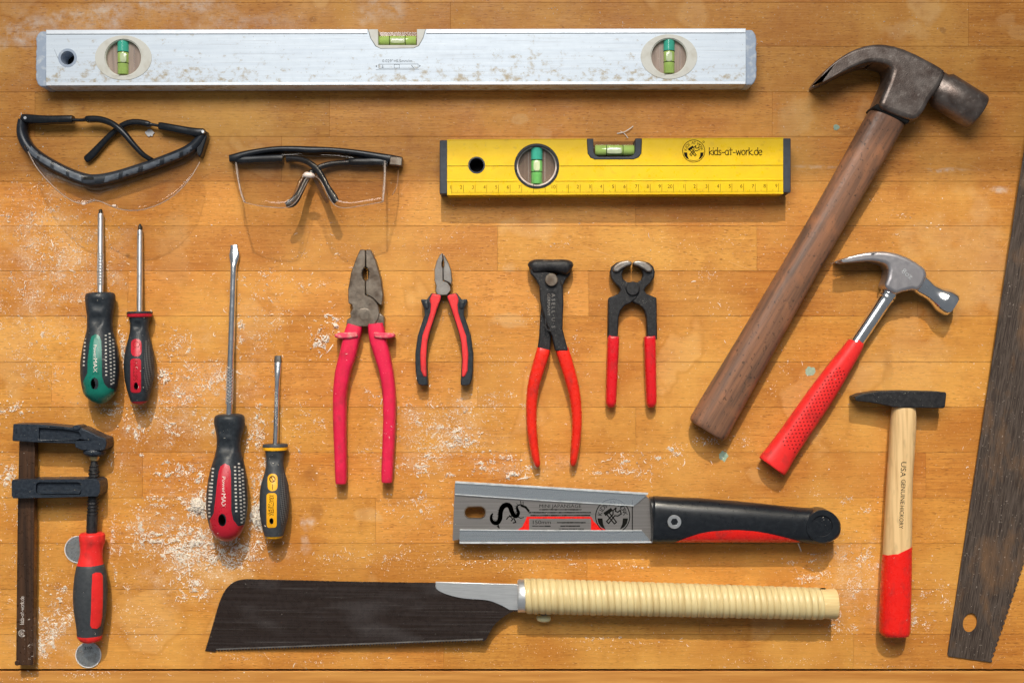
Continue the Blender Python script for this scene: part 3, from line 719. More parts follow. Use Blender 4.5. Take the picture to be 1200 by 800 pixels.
sd = thing('screwdriver', 'cross-head screwdriver with dark rubber and green plastic handle', 'screwdriver', 117, 420, 'screwdrivers')
zf = zline(245, 3.2, 430, 16.2)
sh = shaft(sd, [(118, 250, 3.1, 1), (118, 256, 3.4, 1), (117.8, 300, 3.4, 1), (117.6, 346, 3.4, 1)], zf, M['bright'])
ct = sweep('tip', [(118, 245, 1.0, zf(245), 1.0), (118, 247, 2.2, zf(247), 1.6), (118, 253, 3.2, zf(253), 2.4), (118, 257, 3.6, zf(257), 2.7)], M['dark_tip'], sh, 12, 3, exp=1.2)
knurl(sh, 117.8, 297, 117.6, 334, 3.5, zf)
hd = handle('handle', [(117.5, 342.6, 11), (117.5, 344, 15.5), (117.5, 349, 17), (117.4, 357, 16.3), (117.2, 372, 14.4), (117, 386, 14.6), (117, 398, 17.4), (117, 412, 20.2), (117, 426, 21.6), (117, 442, 21.4), (117.2, 454, 19.4), (117.3, 462, 16.4), (117.4, 469, 10), (117.4, 472, 4)], zf, M['rub_dk'], sd, dents=[(113, 357, 9, 9, 2.0), (112.5, 375, 9, 10, 2.6)])
hole = oval(111, 449.5, 4.6, 7.2, 24)
pan = patch('handle_inlay', [(104, 413), (105.6, 400), (107.5, 394), (112.4, 391.2), (117.4, 394), (119, 400), (119.6, 425), (119.8, 441), (122.5, 450), (128, 455.5), (136.6, 456), (132, 466), (124, 471), (112, 471), (103, 466), (98.6, 457), (97.5, 447), (102.6, 437), (102.8, 425)], hd, M['green'], sd, holes=[hole], lift=.5)
rimp = patch('inlay_groove', [(109.5, 402), (110.5, 397), (112.6, 395.6), (115, 397), (116, 402), (116.6, 438), (108.2, 438)], pan, M['green'], pan, lift=.35, step=4)
sweep('handle_end', [(117, 455, 19.2, zf(455), 14.9), (117.2, 462, 16.7, zf(462), 12.8), (117.3, 469, 10.4, zf(469), 8), (117.3, 473, 3.5, zf(473), 2.8)], M['green'], sd, 40, 6)
cut(hd, [prism('cutter', hole, -5, 40, M['hole'], zref=24)])
dots('grip_dots', [(lambda y: 124 + (y-393)*.012, 393, 440, 4.2), (lambda y: 128.6 + (y-391)*.035, 391, 452, 4.2), (lambda y: 132.6 + (y-396)*.05 - max(0, y-430)*.12, 398, 452, 4.2), (lambda y: 99.6 - (y-400)*.05, 397, 432, 4.4)], hd, M['print_w'], sd)
ik = Ink(); ik.text('Power', 111.6, 411.5, 3.6, -90, 15).text('MAX', 111.8, 428, 4.6, -90, 16.5); ik.lay('lettering', M['print_pk'], sd, target=rimp, lift=.12)

sd = thing('screwdriver', 'small cross-head screwdriver with charcoal handle, red panels and red collar', 'screwdriver', 163, 425, 'screwdrivers')
zf = zline(263, 3, 435, 13)
sh = shaft(sd, [(164, 270, 3, 1), (164, 276, 3.3, 1), (163.8, 330, 3.3, 1), (163.5, 368, 3.3, 1)], zf, M['bright'])
sweep('tip', [(164.3, 262.5, .9, zf(263), .8), (164.2, 265, 2.2, zf(265), 1.6), (164.2, 271, 3.2, zf(271), 2.4), (164, 276.5, 3.6, zf(276), 2.7)], M['dark_tip'], sh, 12, 3, exp=1.2)
sweep('collar', [(163.8, 365, 13.5, zf(365), 10), (163.8, 366, 14.8, zf(366), 10.6), (163.8, 367.2, 14.8, zf(367), 10.6), (163.8, 367.8, 14, zf(368), 10.2)], M['rub_dk'], sd, 32, 2, spline=False)
sweep('collar', [(163.8, 367.8, 14.6, zf(367), 10.5), (163.8, 371, 14.4, zf(371), 10.3), (163.8, 372, 12.5, zf(372), 9.6)], M['red_sd'], sd, 32, 2, spline=False)
hd = handle('handle', [(163.7, 371.5, 12.6), (163.5, 377, 11.2), (163.3, 386, 10.6), (163.2, 397, 12.4), (163.2, 409, 15.4), (163.2, 424, 17.2), (163.2, 440, 16.6), (163.2, 453, 14.4), (163.4, 464, 11.6), (163.5, 470, 9.6)], zf, M['rub_dk'], sd, dents=[(160.5, 382, 6.5, 7, 2.0)])
sweep('handle_end', [(163.4, 468.5, 10, zf(468), 7.5), (163.5, 471.5, 8.4, zf(471), 6.3), (163.6, 474, 3, zf(474), 2.4)], M['red_sd'], sd, 28, 4)
hole = oval(159.4, 452.3, 2.6, 4.4, 18)
p1 = patch('oval_panel', rrect(153.6, 397, 166, 417.6, 5.6), hd, M['red_sd'], sd)
p2 = patch('long_panel', rrect(153, 420, 165.4, 460, 3.6), hd, M['red_sd'], sd, holes=[hole])
cut(hd, [prism('cutter', hole, -5, 40, M['hole'], zref=24)])
patch('grip_pad', [(169.5, 399), (174, 397), (178.2, 410), (179.4, 426), (178.6, 440), (175, 455), (171, 459), (169, 450)], hd, M['grip'], sd, lift=.2)
ik = Ink(); ik.text('PHILLIPS', 159, 434, 5.2, -90, 24).line(oval(159.8, 403.5, 3.6, 3.6, 16), .6, True).line([(156, 412), (164, 412)], .6)
ik.lay('lettering', M['dimple'], sd, target=hd, lift=.45)

sd = thing('screwdriver', 'long flat-blade screwdriver with dark rubber and crimson handle in sawdust', 'screwdriver', 268, 570, 'screwdrivers')
zf = zline(287, 1.6, 590, 17.8)
sh = shaft(sd, [(274.3, 287, 4.2, .25), (274.4, 291, 4.6, .3), (274.6, 299, 6.4, .42), (274.2, 308, 4.8, .7), (273.6, 318, 3.9, 1), (271.5, 380, 3.9, 1), (269.6, 440, 3.9, 1), (268.4, 488, 3.7, 1)], zf, M['chrome'])
knurl(sh, 269.9, 432, 268.6, 473, 4.0, zf)
hd = handle('handle', [(269, 485, 12.5), (269, 487, 16.2), (269, 492, 17.6), (269, 499, 17.0), (268.2, 514, 13.7), (267.8, 528, 14.2), (267.6, 543, 18.2), (266.8, 560, 21.6), (266.2, 578, 23.3), (266, 594, 23.4), (266, 608, 21.6), (266.2, 620, 18.2), (266.3, 628, 13), (266.4, 633, 4)], zf, M['rub_dk'], sd, dents=[(266, 503, 10, 12, 2.0), (264.5, 524, 10, 12, 2.8)])
hole = oval(260.6, 609, 4.8, 7.4, 24)
pan = patch('handle_inlay', [(254.6, 565), (256.4, 552), (258.6, 546), (263.6, 542.6), (269, 545.6), (270.6, 552), (271, 578), (271, 598), (273.4, 609), (279, 616), (286.6, 617), (281, 626), (272, 632), (260, 632), (251, 627), (246.4, 617), (245.8, 609), (250.6, 601), (252.6, 585)], hd, M['red_sd'], sd, holes=[hole], lift=.5)
rimp = patch('inlay_groove', [(259.8, 553), (261, 548), (263.6, 546.6), (266.2, 548), (267, 553), (267, 594), (257.4, 594)], pan, M['red_sd'], pan, lift=.35, step=4)
sweep('handle_end', [(266, 615.5, 20.1, zf(615), 15.3), (266.2, 621, 17.9, zf(621), 13.6), (266.3, 628.4, 13, zf(628), 9.8), (266.4, 633.6, 4, zf(633), 3)], M['red_sd'], sd, 40, 6)
cut(hd, [prism('cutter', hole, -5, 45, M['hole'], zref=31)])
dots('grip_dots', [(lambda y: 275.4 + (y-545)*.03, 547, 600, 4.3), (lambda y: 280 + (y-543)*.05, 543, 612, 4.3), (lambda y: 284 + (y-548)*.06 - max(0, y-590)*.1, 550, 612, 4.3), (lambda y: 249.6 - (y-550)*.07, 549, 590, 4.3), (lambda y: 246.4 - (y-566)*.06 + max(0, y-590)*.1, 566, 608, 4.3)], hd, M['print_w'], sd, 2.4, 1.8)
ik = Ink(); ik.text('Power', 262.4, 567.5, 4.0, -90, 19).text('MAX', 262.2, 586.5, 5.4, -90, 17); ik.lay('lettering', M['print_pk'], sd, target=rimp, lift=.12)

sd = thing('screwdriver', 'small flat-blade screwdriver with grey handle and amber yellow panels', 'screwdriver', 321, 580, 'screwdrivers')
zf = zline(417, 1.6, 590, 13)
sh = shaft(sd, [(325.6, 423, 4.0, .4), (325.5, 428, 4.3, .5), (325.2, 440, 3.8, .8), (324.8, 450, 3.1, 1), (324, 480, 3.1, 1), (322.6, 523, 3.1, 1)], zf, M['chrome'])
sweep('tip', [(325.8, 416.6, 3.8, zf(417), .7), (325.6, 424.5, 4.2, zf(424), 1.45)], M['dark_tip'], sh, 14, 2, exp=5)
sweep('collar', [(322.6, 520, 13.6, zf(520), 9.6), (322.6, 520.8, 14.6, zf(521), 10), (322.6, 523.4, 14.6, zf(523), 10)], M['rub_gy'], sd, 32, 2, spline=False)
sweep('collar', [(322.6, 523.3, 14.4, zf(523), 10), (322.5, 526.8, 14.2, zf(526), 10), (322.5, 527.6, 12, zf(527), 9)], M['yel_pl'], sd, 32, 2, spline=False)
hd = handle('handle', [(322.5, 527, 12), (322.4, 533, 10.6), (322.2, 543, 10.0), (322, 554, 11.8), (321.8, 566, 15.2), (321.7, 580, 17), (321.6, 596, 17), (321.4, 608, 15.4), (321.2, 617, 13.4), (321, 627, 11)], zf, M['rub_gy'], sd, dents=[(320.5, 539, 6.5, 7, 2.0)])
sweep('handle_end', [(321, 626, 10.2, zf(626), 7.6), (321, 629.5, 9.4, zf(629), 7), (321, 630.5, 6, zf(630), 4.4)], M['yel_pl'], sd, 28, 4)
hole = oval(318.2, 610.2, 2.5, 3.8, 18)
patch('oval_panel', rrect(313.6, 554.6, 325.4, 575, 5.4), hd, M['yel_pl'], sd)
patch('long_panel', rrect(312.4, 577.4, 324.4, 618, 3.6), hd, M['yel_pl'], sd, holes=[hole])
cut(hd, [prism('cutter', hole, -5, 40, M['hole'], zref=24)])
patch('grip_pad', [(329, 554), (333, 553), (337.6, 566), (338.8, 582), (338.2, 597), (334, 612), (329.4, 617), (328.4, 606)], hd, M['grip'], sd, lift=.2)
ik = Ink(); ik.text('KRAFTWERK', 318.4, 592, 5.6, -90, 24).text('CR-V 5', 315.2, 596, 2.6, -90, 12).line(oval(319.3, 561, 3.2, 3.2, 16), .9, True).line([(318, 559), (320.5, 563)], .7).line([(319.5, 567), (319.5, 573)], .6)
ik.lay('lettering', M['print'], sd, target=hd, lift=.45)
ik = Ink(); ik.text('CHROME-VANADIUM', 324, 479, 3.0, -88, 40); ik.lay('shaft_lettering', M['print_w'], sd, target=sh, lift=.08)

# ------------------------------------------------------------------ pink combination pliers
pl = thing('combination_pliers', 'large combination pliers with worn brown jaws and pink-red vinyl handles', 'pliers', 428, 430, 'pliers')
teeth = []
lj = [(422, 292.4), (427.9, 292.3), (428, 312.5), (426.4, 314), (425.6, 316), (424.4, 317), (424.8, 318.6), (423.8, 320), (424.6, 321.6), (424, 323), (425.2, 324.4), (424.8, 326), (426, 327.6), (427.8, 328.6), (427.8, 345.5), (432, 347.2), (437, 350), (441.5, 355), (444, 361), (444.4, 368), (443, 374), (439, 379.5), (431, 382.6), (420, 382.6), (405.8, 382), (406.4, 374.6), (411, 371.6), (410.4, 366), (413.2, 361.6), (412.2, 356.6), (408, 355), (408, 338), (411.3, 320), (417.4, 302.6)]
rj = [(434.6, 292.5), (440.4, 306), (446.4, 327), (448.8, 346), (447.6, 357), (445.6, 357.6), (441.9, 354.4), (437.2, 349.4), (432.2, 346.6), (428.4, 345), (428.4, 328.8), (430.4, 327.4), (431.6, 325), (430.8, 323.4), (432.2, 321.6), (431.4, 320), (432.4, 318.4), (431.4, 316.6), (430.6, 314.4), (428.7, 312.6), (428.6, 292.3)]
prism('jaw', lj, 2.0, 13.6, M['jaw'], pl, bevel=1.5, seg=1)
prism('jaw', rj, 2.2, 13.4, M['jaw'], pl, bevel=1.5, seg=1)
prism('jaw_shoulder', [(444.8, 366.5), (450.2, 371.2), (450, 383), (432.5, 383), (439.5, 380)], 2.2, 12.4, M['jaw'], pl, bevel=.6)
sweep('pivot', [(427, 361, .1, 13.6, .1), (427, 363, 7.6, 13.3, .45), (427, 368, 8.8, 13.3, .45), (427, 374, 7, 13.3, .4), (427, 376, .1, 13.5, .1)], M['jaw'], pl, 18, 4)
hl = sweep('handle', [(416.5, 381, 8.8, 8.2, 6.8, 5), (414.5, 388, 9.6, 8.2, 7.2, 5), (411.5, 400, 9.8, 8.2, 7.4, 4), (408, 415, 9.8, 8.2, 7.6, 3.5), (401.8, 437, 9.0, 8, 7.6, 3.2), (398.8, 462, 8.2, 8, 7.8, 3), (398.4, 490, 7.8, 8, 7.6, 3), (399, 520, 7.4, 8, 7.4, 3), (399.8, 548, 7.0, 8, 7.2, 3.2), (400, 562, 6.6, 8, 7, 4), (400, 566, 6.0, 8, 6.4, 4)], M['pink'], pl, 28, 5)
hr_ = sweep('handle', [(440.5, 379, 9, 8.2, 6.8, 5), (441.5, 388, 9.6, 8.2, 7.2, 5), (443.6, 400, 9.6, 8.2, 7.4, 4), (447.8, 415, 9.2, 8.2, 7.6, 3.5), (453, 436, 8.2, 8, 7.6, 3.2), (456.2, 462, 7.8, 8, 7.8, 3), (456.6, 486, 7.5, 8, 7.6, 3), (455.8, 514, 7.3, 8, 7.4, 3), (454.2, 546, 6.9, 8, 7.2, 3.2), (453.8, 560, 6.5, 8, 7, 4), (453.7, 564.5, 6.0, 8, 6.4, 4)], M['pink'], pl, 28, 5)
prism('finger_guard', [(391.6, 391.6), (397, 390), (418.5, 388.4), (419.5, 394.6), (409, 396.6), (398, 396.8), (392, 395)], 2, 17.6, M['pink_d'], hl, bevel=1.2)
prism('finger_guard', [(437.5, 389), (458, 390), (462.2, 391.6), (462, 394.6), (456, 396.4), (446, 396.6), (438, 395.2)], 2, 17.6, M['pink_d'], hr_, bevel=1.2)

# ------------------------------------------------------------------ small pliers
sp_ = thing('small_pliers', 'small pliers with grey jaws and curved red and black grips', 'pliers', 520, 395, 'pliers')
jl = [(515.4, 299), (517.8, 296.2), (518.6, 297), (518.6, 305), (517.6, 307), (517.6, 312), (518.8, 314), (518.8, 329), (524, 331), (527.5, 335), (528, 340), (524, 345.5), (513, 346), (510.4, 341), (511.4, 335), (509.2, 328), (509.2, 316), (512, 305)]
jr = [(519.4, 297), (521, 299.6), (525.6, 308), (528.6, 317), (529.8, 328), (528.8, 334), (526.6, 331.5), (523, 329.6), (519.4, 328.4), (519.4, 314), (520.2, 312), (520.2, 307), (519.4, 305)]
prism('jaw', jl, 3, 11.4, M['steel'], sp_, bevel=.8); prism('jaw', jr, 3.1, 11.2, M['steel'], sp_, bevel=.8)
def mir(p): return [(1041 - x, y) for x, y in p]
outer = [(506, 343), (517.4, 345.6), (517, 350), (512.6, 362), (508.4, 375), (503.6, 390), (501, 402), (499.8, 420), (500.6, 436), (501.4, 451), (495, 451.6), (490.4, 450.4), (488, 444), (486.8, 432), (486.6, 414), (489.4, 393), (494, 379), (497.6, 369), (497, 361), (493, 352.4), (494.2, 350), (500, 351)]
inl = [(506.4, 343.6), (516.8, 346), (516.4, 350), (512, 362), (507.8, 375), (503, 390), (500.4, 402), (499.2, 420), (500, 441.6), (496.4, 441.6), (493, 434), (492.2, 414), (494.8, 393), (500.6, 377), (504, 366), (504.8, 357), (503.4, 351)]
for f_ in (lambda p: p, mir):
    b_ = prism('grip', f_(outer), 0, 13, M['rub_dk'], sp_, bevel=2.2, seg=3)
    prism('grip_inlay', f_(inl), 2, 14.2, M['red_soft'], b_, bevel=1.4, seg=3)
    gz = [(494.4, 351.4), (501, 352), (504, 354), (503.6, 362), (498.4, 364), (496.6, 359)]
    prism('thumb_guard', f_(gz), 2, 14.0, M['rub_dk'], b_, bevel=2.0, seg=2)

# ------------------------------------------------------------------ end cutting nippers
en = thing('end_cutting_nippers', 'black end cutting nippers with long bowed glossy orange-red handles', 'nippers', 647, 420, 'pliers')
back = [(669.3, 314), (668.8, 321), (663, 327.6), (660, 334), (659.8, 350), (654, 366), (646.6, 384), (645.6, 398), (644.8, 411), (629.6, 411), (631.8, 396), (633, 373), (634.6, 355), (640, 338), (648, 326), (656, 318)]
prism('rear_lever', back, 1.5, 9.5, M['blk_iron'], en, bevel=1.0)
front = [(621.2, 313), (621.3, 320), (627.4, 327), (632, 335), (633, 353), (636, 366), (641, 381), (647, 394), (650.4, 411), (666, 411), (662.4, 398), (659.2, 385), (659.6, 370), (660.4, 355), (659.6, 337), (656.6, 328), (650, 320.5), (641, 318.6), (630, 317)]
fl_ = prism('front_lever', front, 7, 15.0, M['blk_iron'], en, bevel=1.2, seg=3)
sweep('cutting_head', [(621, 315, 4.5, 9, 5, 3), (623.5, 313.8, 8, 9, 8, 2.6), (631, 312.4, 8.6, 9, 9, 2.6), (645.4, 311.8, 7.6, 9, 9, 2.6), (659, 312.6, 8.6, 9, 9, 2.6), (666.6, 314.2, 8.4, 9, 8, 2.6), (669.4, 315.6, 4.5, 9, 5, 3)], M['blk_iron'], en, 24, 6)
sweep('cutting_edge', [(634, 306.8, 1.1, 15.0, 1.6), (640, 305.6, 1.3, 15.0, 1.6), (645, 307.2, 1.0, 15, 1.6), (650, 305.4, 1.3, 15.0, 1.6), (656, 306.4, 1.1, 15.0, 1.6)], M['jaw'], en, 10, 4)
bt = prism('bolt', oval(646.2, 327.8, 7.6, 7.6, 28), 12, 18.4, M['jaw'], en, bevel=.7)
rp = prism('raised_border', rrect(638.6, 340.4, 653.6, 388, 6), 14.6, 15.6, M['blk_iron'], fl_, holes=[rrect(640.2, 342, 652, 386.4, 5)], bevel=.3)
ik = Ink(); ik.text('A S E L L · U · S', 648.6, 364, 4.2, -90, 40).text('GERMANY', 643.2, 357, 3.4, -90, 26); ik.lay('embossed_lettering', M['steel'], en, 15.05)
sweep('handle', [(637.2, 408.4, 7.6, 8, 6.2, 4), (635.8, 414, 8, 8, 6.8, 3.6), (631.6, 428, 7.8, 8, 7, 3.2), (627, 444, 7.4, 8, 7, 3), (624, 460, 6.9, 8, 7, 2.6), (622.8, 478, 6.4, 8, 6.8, 2.4), (623.2, 500, 6, 8, 6.6, 2.4), (625.4, 520, 5.4, 8, 6.4, 2.2), (628, 536, 4.6, 8, 5.6, 2.2), (630, 544, 3.4, 8, 4.2, 2), (630.8, 547, 1.4, 8, 2, 2)], M['red'], en, 28, 5)
sweep('handle', [(658.6, 408.2, 7.6, 8, 6.2, 4), (660, 414, 7.9, 8, 6.8, 3.6), (664.4, 428, 7.8, 8, 7, 3.2), (669, 444, 7.5, 8, 7, 3), (673.2, 462, 6.9, 8, 7, 2.6), (675.6, 482, 6.2, 8, 6.8, 2.4), (675.8, 502, 5.8, 8, 6.6, 2.4), (674.4, 520, 5.4, 8, 6.4, 2.2), (672.6, 535, 4.6, 8, 5.6, 2.2), (671.6, 543, 3.4, 8, 4.2, 2), (671.2, 546, 1.4, 8, 2, 2)], M['red'], en, 28, 5)

# ------------------------------------------------------------------ carpenter's pincers
pc = thing('carpenter_pincers', 'black round-jawed pincers with straight deep red dipped handles', 'pincers', 741, 390, 'pliers')
lpin = [(740.8, 307.8), (736, 305.8), (729, 305.8), (722, 308), (717, 312), (715, 318), (716, 325), (720, 331), (726, 337), (727.6, 340), (725, 344), (718, 347), (713, 349), (712.4, 398), (724, 398), (725, 372), (727.4, 363.4), (732.6, 357.6), (739, 355), (746, 349), (750, 341), (747, 334), (741.8, 330.6), (735, 330.6), (730.4, 327.4), (728.8, 321.6), (730.6, 316), (735, 312.4), (740.8, 310.8)]
prism('lever', lpin, 2, 11.6, M['blk_iron'], pc, bevel=1.0)
rpin = [(1482.6 - x, y) for x, y in lpin]
prism('lever', rpin, 1.2, 10.8, M['blk_iron'], pc, bevel=1.0)
for f_ in (lambda p: p, lambda p: [(1482.6 - x, y) for x, y in p]):
    prism('ground_jaw', f_([(740.6, 306.8), (735, 304.9), (727, 306.6), (720.6, 310.6), (717.8, 315), (719.6, 318.6), (724.4, 318.8), (728.4, 315.4), (734.6, 311.8), (740.6, 310.4)]), 6, 14.4, M['steel'], pc, bevel=1.6, seg=3)
prism('bolt', oval(741.6, 338, 8.2, 8.2, 28), 9, 13.6, M['blk_iron'], pc, bevel=.8)
for xa, xb in ((718.6, 716), (761.2, 763.2)):
    h = sweep('handle', [(xa, 394.8, 6.4, 7, 6, 3.4), (xa, 397, 6.9, 7, 6.6, 3.4), ((xa*2+xb)/3, 420, 6.8, 7, 6.8, 3), ((xa+xb*2)/3, 446, 6.5, 7, 6.7, 2.8), (xb, 468, 6.2, 7, 6.4, 2.6), (xb, 474, 5.4, 7, 5.4, 2.3), (xb, 477.4, 3, 7, 3, 2)], M['red2'], pc, 26, 5)
    sweep('handle_lip', [(xa, 394.2, 6.2, 7, 6.0, 3.4), (xa, 395.6, 6.9, 7, 6.7, 3.4)], M['pink_d'], h, 26, 2)

# ------------------------------------------------------------------ old claw hammer
oh = thing('claw_hammer', 'large old claw hammer with rusty dark iron head and worn brown wooden handle', 'hammer', 950, 320, 'hammers')
cheek = cat([(958.8, 96), (962, 89.8), (973, 77.4), (988, 65.6), (1003, 57.5), (1019, 52.6), (1034, 51.4), (1048, 53.4)], 4, False)[:-1] + [(1048, 53.4), (1060, 57), (1075, 63.5), (1095, 74), (1107, 81), (1108.6, 86), (1103, 99), (1096, 109), (1090, 117), (1084, 129), (1077, 138), (1069.6, 141), (1057, 136.5), (1043, 131), (1030, 125), (1032, 118), (1037, 106), (1042, 94), (1045.6, 83)] + cat([(1043, 77.6), (1037, 74.4), (1021, 72.6), (1004, 77), (985, 86), (967, 95), (960.4, 97.6)], 4, False)
hdm = prism('head', cheek, 1.0, 36, M['old_iron'], oh)
cut(hdm, [prism('cutter', [(930, 120), (930, 40), (1012, 40), (1020, 62), (1012, 90)], 16, 20.5, M['hole'])], 4.0, (955, 1030))
sweep('poll', [(1080, 91, 16.5, 18.4, 13, 2.6), (1100, 103.4, 17.6, 18.4, 13.6, 2.4), (1104, 106, 21.4, 18.4, 16.2, 2.1), (1122, 117.2, 21.6, 18.4, 16.6, 2), (1142, 129.8, 21.6, 18.4, 16.6, 2), (1144.6, 131.4, 21, 18.4, 16.1, 2), (1146.2, 132.4, 19, 18.4, 14.6, 2)], M['old_iron'], hdm, 40, 3, spline=False)
prism('eye_gap_shade', [(1028, 121), (1068, 139), (1064, 145.4), (1023.6, 126.6)], 4.4, 31.4, M['hole'], hdm, bevel=1.5)  # dark block put in for the shaded gap between head and handle
oldh = sweep('handle', [(1050, 118, 17, 18, 11, 3), (1040.5, 135, 19, 18, 11.6, 3.4), (1037, 142, 21.2, 17.6, 12.8, 3.2), (1024, 165, 21.6, 17, 13, 2.8), (1000, 207, 20.8, 16, 13, 2.5), (970, 259, 20.2, 15, 12.8, 2.4), (938, 314, 20.4, 14, 12.8, 2.3), (905, 371, 21.4, 13.2, 12.8, 2.3), (872, 428, 22.6, 12.8, 12.8, 2.3), (846, 473, 23.8, 12.8, 12.8, 2.3), (833, 496, 24.2, 12.8, 12.8, 2.3), (829.6, 502, 23.4, 12.8, 12.4, 2.3), (828, 504.6, 21, 12.8, 11.4, 2.4)], M['old_wood'], oh, 40, 6)

# ------------------------------------------------------------------ chrome claw hammer
ch = thing('claw_hammer', 'shiny chrome claw hammer with perforated bright red rubber grip', 'hammer', 1000, 430, 'hammers')
ck = cat([(983.6, 305.8), (989, 303.2), (1005, 298), (1020, 295.2), (1035, 294.4), (1048.5, 296)], 4, False) + [(1062, 300.4), (1074, 307), (1085.6, 315), (1087, 323), (1083, 333), (1077, 341), (1069.5, 339.4), (1058, 342), (1050, 345.4), (1041.5, 340), (1036, 336), (1040.4, 325), (1041.6, 316)] + cat([(1040, 311.4), (1035, 308.4), (1022, 305.8), (1005, 306.6), (989, 308)], 4, False)
chd = prism('head', ck, 1, 24, M['chrome_m'], ch)
cut(chd, [prism('cutter', [(960, 320), (960, 290), (1012, 290), (1020, 300), (1012, 312)], 10.6, 13.8, M['hole'])], 3.4, (975, 1040))
sweep('poll', [(1070, 327, 11, 12.5, 9.4, 2.6), (1080, 334.6, 11.4, 12.5, 9, 2.4), (1087, 339.6, 10.2, 12.5, 8, 2.2), (1092, 342.8, 10, 12.5, 7.8, 2), (1098, 346.8, 11.4, 12.5, 8.6, 2), (1104, 350.6, 14.2, 12.5, 10.8, 2), (1107, 352.4, 14.8, 12.5, 11.2, 2), (1113, 356.2, 14.7, 12.5, 11.2, 2), (1115.6, 357.8, 13.8, 12.5, 10.4, 2)], M['chrome'], chd, 36, 4)
stc = sweep('shaft', [(1049, 332, 8, 12.4, 7.4), (1043.5, 341, 8.6, 12.4, 7.4), (1041, 345, 9.6, 12.4, 7.4), (1039.8, 347, 8.9, 12.4, 6.8), (1038.6, 349, 9.4, 12.4, 7.2), (1037.4, 351, 8.4, 12.4, 6.4), (1032, 359, 8.1, 12.2, 6.2), (1018, 380, 7.9, 12, 6.1), (1000, 407, 7.9, 11.8, 6)], M['chrome'], ch, 30, 4)
gr_ = sweep('grip', [(1003.4, 401.6, 8.0, 12, 6.6, 2.2), (1002.6, 403, 9.6, 12, 7.4, 2.2), (996, 413, 10.8, 11.8, 8, 2.2), (980, 436.5, 13, 11, 8.8, 2.3), (962, 463, 14.8, 10.2, 9.2, 2.4), (944, 489, 15.4, 9.8, 9.2, 2.4), (926, 515, 15.8, 9.6, 9.2, 2.4), (914, 532.4, 16.8, 9.6, 9.4, 2.4), (906.4, 543.6, 18, 9.8, 9.6, 2.4), (904.4, 546.4, 17.2, 9.8, 9.2, 2.4)], M['red_grip'], ch, 40, 7)
tree = bvh(gr_); V, F = [], []
ux, uy = -.566, .824; nx, ny = .824, .566
for r_ in range(-1, 6):
    for i in range(27):
        s0 = 34 + i*5.4 + (2.7 if r_ % 2 else 0); lat = -5.2 + r_*3.5*(0.75 + s0/500)
        x, y = 1002.6 + ux*s0 + nx*lat, 403 + uy*s0 + ny*lat
        if s0 > 146 or lat > 13.5 or r_ < 0 or (r_ == 0 and s0 < 40): continue
        cen = onto(tree, x, y, .07); b = len(V); V.append(cen)
        for q in range(8):
            a_ = q*math.pi/4; p_ = onto(tree, x + 1.0*math.cos(a_), y + 1.0*math.sin(a_), .07); V.append(p_)
        F += [[b, b + 1 + (q + 1) % 8, b + 1 + q] for q in range(8)]
build('grip_dimples', V, F, M['dimple'], gr_, smooth=0, kind='stuff')
ik = Ink(); ik.text('8oz', 1063.4, 320.6, 6.4, -38, 14); ik.lay('stamped_weight', M['alu'], ch, 24, lift=.04)

# ------------------------------------------------------------------ small cross-peen hammer
mh = thing('cross_peen_hammer', 'small black-headed cross-peen hammer with pale hickory handle dipped in red', 'hammer', 1052, 600, 'hammers')
hp = [(1001.6, 465), (1010, 461.4), (1030, 458.2), (1061, 457.8), (1100, 458.6), (1108, 459.2), (1109.4, 461), (1107.6, 476.4), (1106, 478.2), (1090, 478), (1048, 477.2), (1040, 475), (1021, 471.6), (1003, 469.6)]
def hz(x, y): return 0
prism('head', hp, .4, 19.6, M['blk_iron'], mh, bevel=1.1, seg=3)
hs = [(1059.4, 466, 12.6), (1059.2, 476, 13.2), (1058.8, 484, 14), (1058.4, 496, 14.6), (1057.6, 510, 14.7), (1056.4, 532, 14.6), (1054.6, 556, 14.6), (1053.2, 586, 15), (1052.2, 618, 15.6)]
wd_ = sweep('handle', [(x, y, w, 10.4 + max(0, y - 500)*.004, 7.2 + (w - 12)*.9, 2.3) for x, y, w in hs + [(1051.2, 650, 16.2)]], M['hickory'], mh, 36, 6)
rs = [(1051.6, 640, 16.15), (1051, 656, 16.5), (1050, 684, 17), (1049, 712, 17.3), (1048.4, 734, 17.3), (1048.2, 740, 16.8), (1048, 743.4, 15), (1048, 744.6, 12)]
def slant(vs_):
    for v in vs_:
        k = S*(D - v.z)/D; x, y = 600 + v.x/k, 400 - v.y/k
        if y < 649: v.y += ((x - 1051.5)*.62 - 9)*S*min(1, (649 - y)/9)
sweep('painted_end', [(x, y, w + .25, 10.4 + max(0, y - 500)*.004, 7.4 + (w - 12)*.9, 2.3) for x, y, w in rs], M['red_paint'], mh, 40, 6, post=slant)
ik = Ink(); ik.text('USA', 1058.8, 550, 6.4, -94, 18).text('GENUINE', 1058.2, 576, 5, -93, 29).text('HICKORY', 1056.6, 605.6, 5, -93, 27); ik.lay('lettering', M['print'], mh, target=wd_, lift=.1)

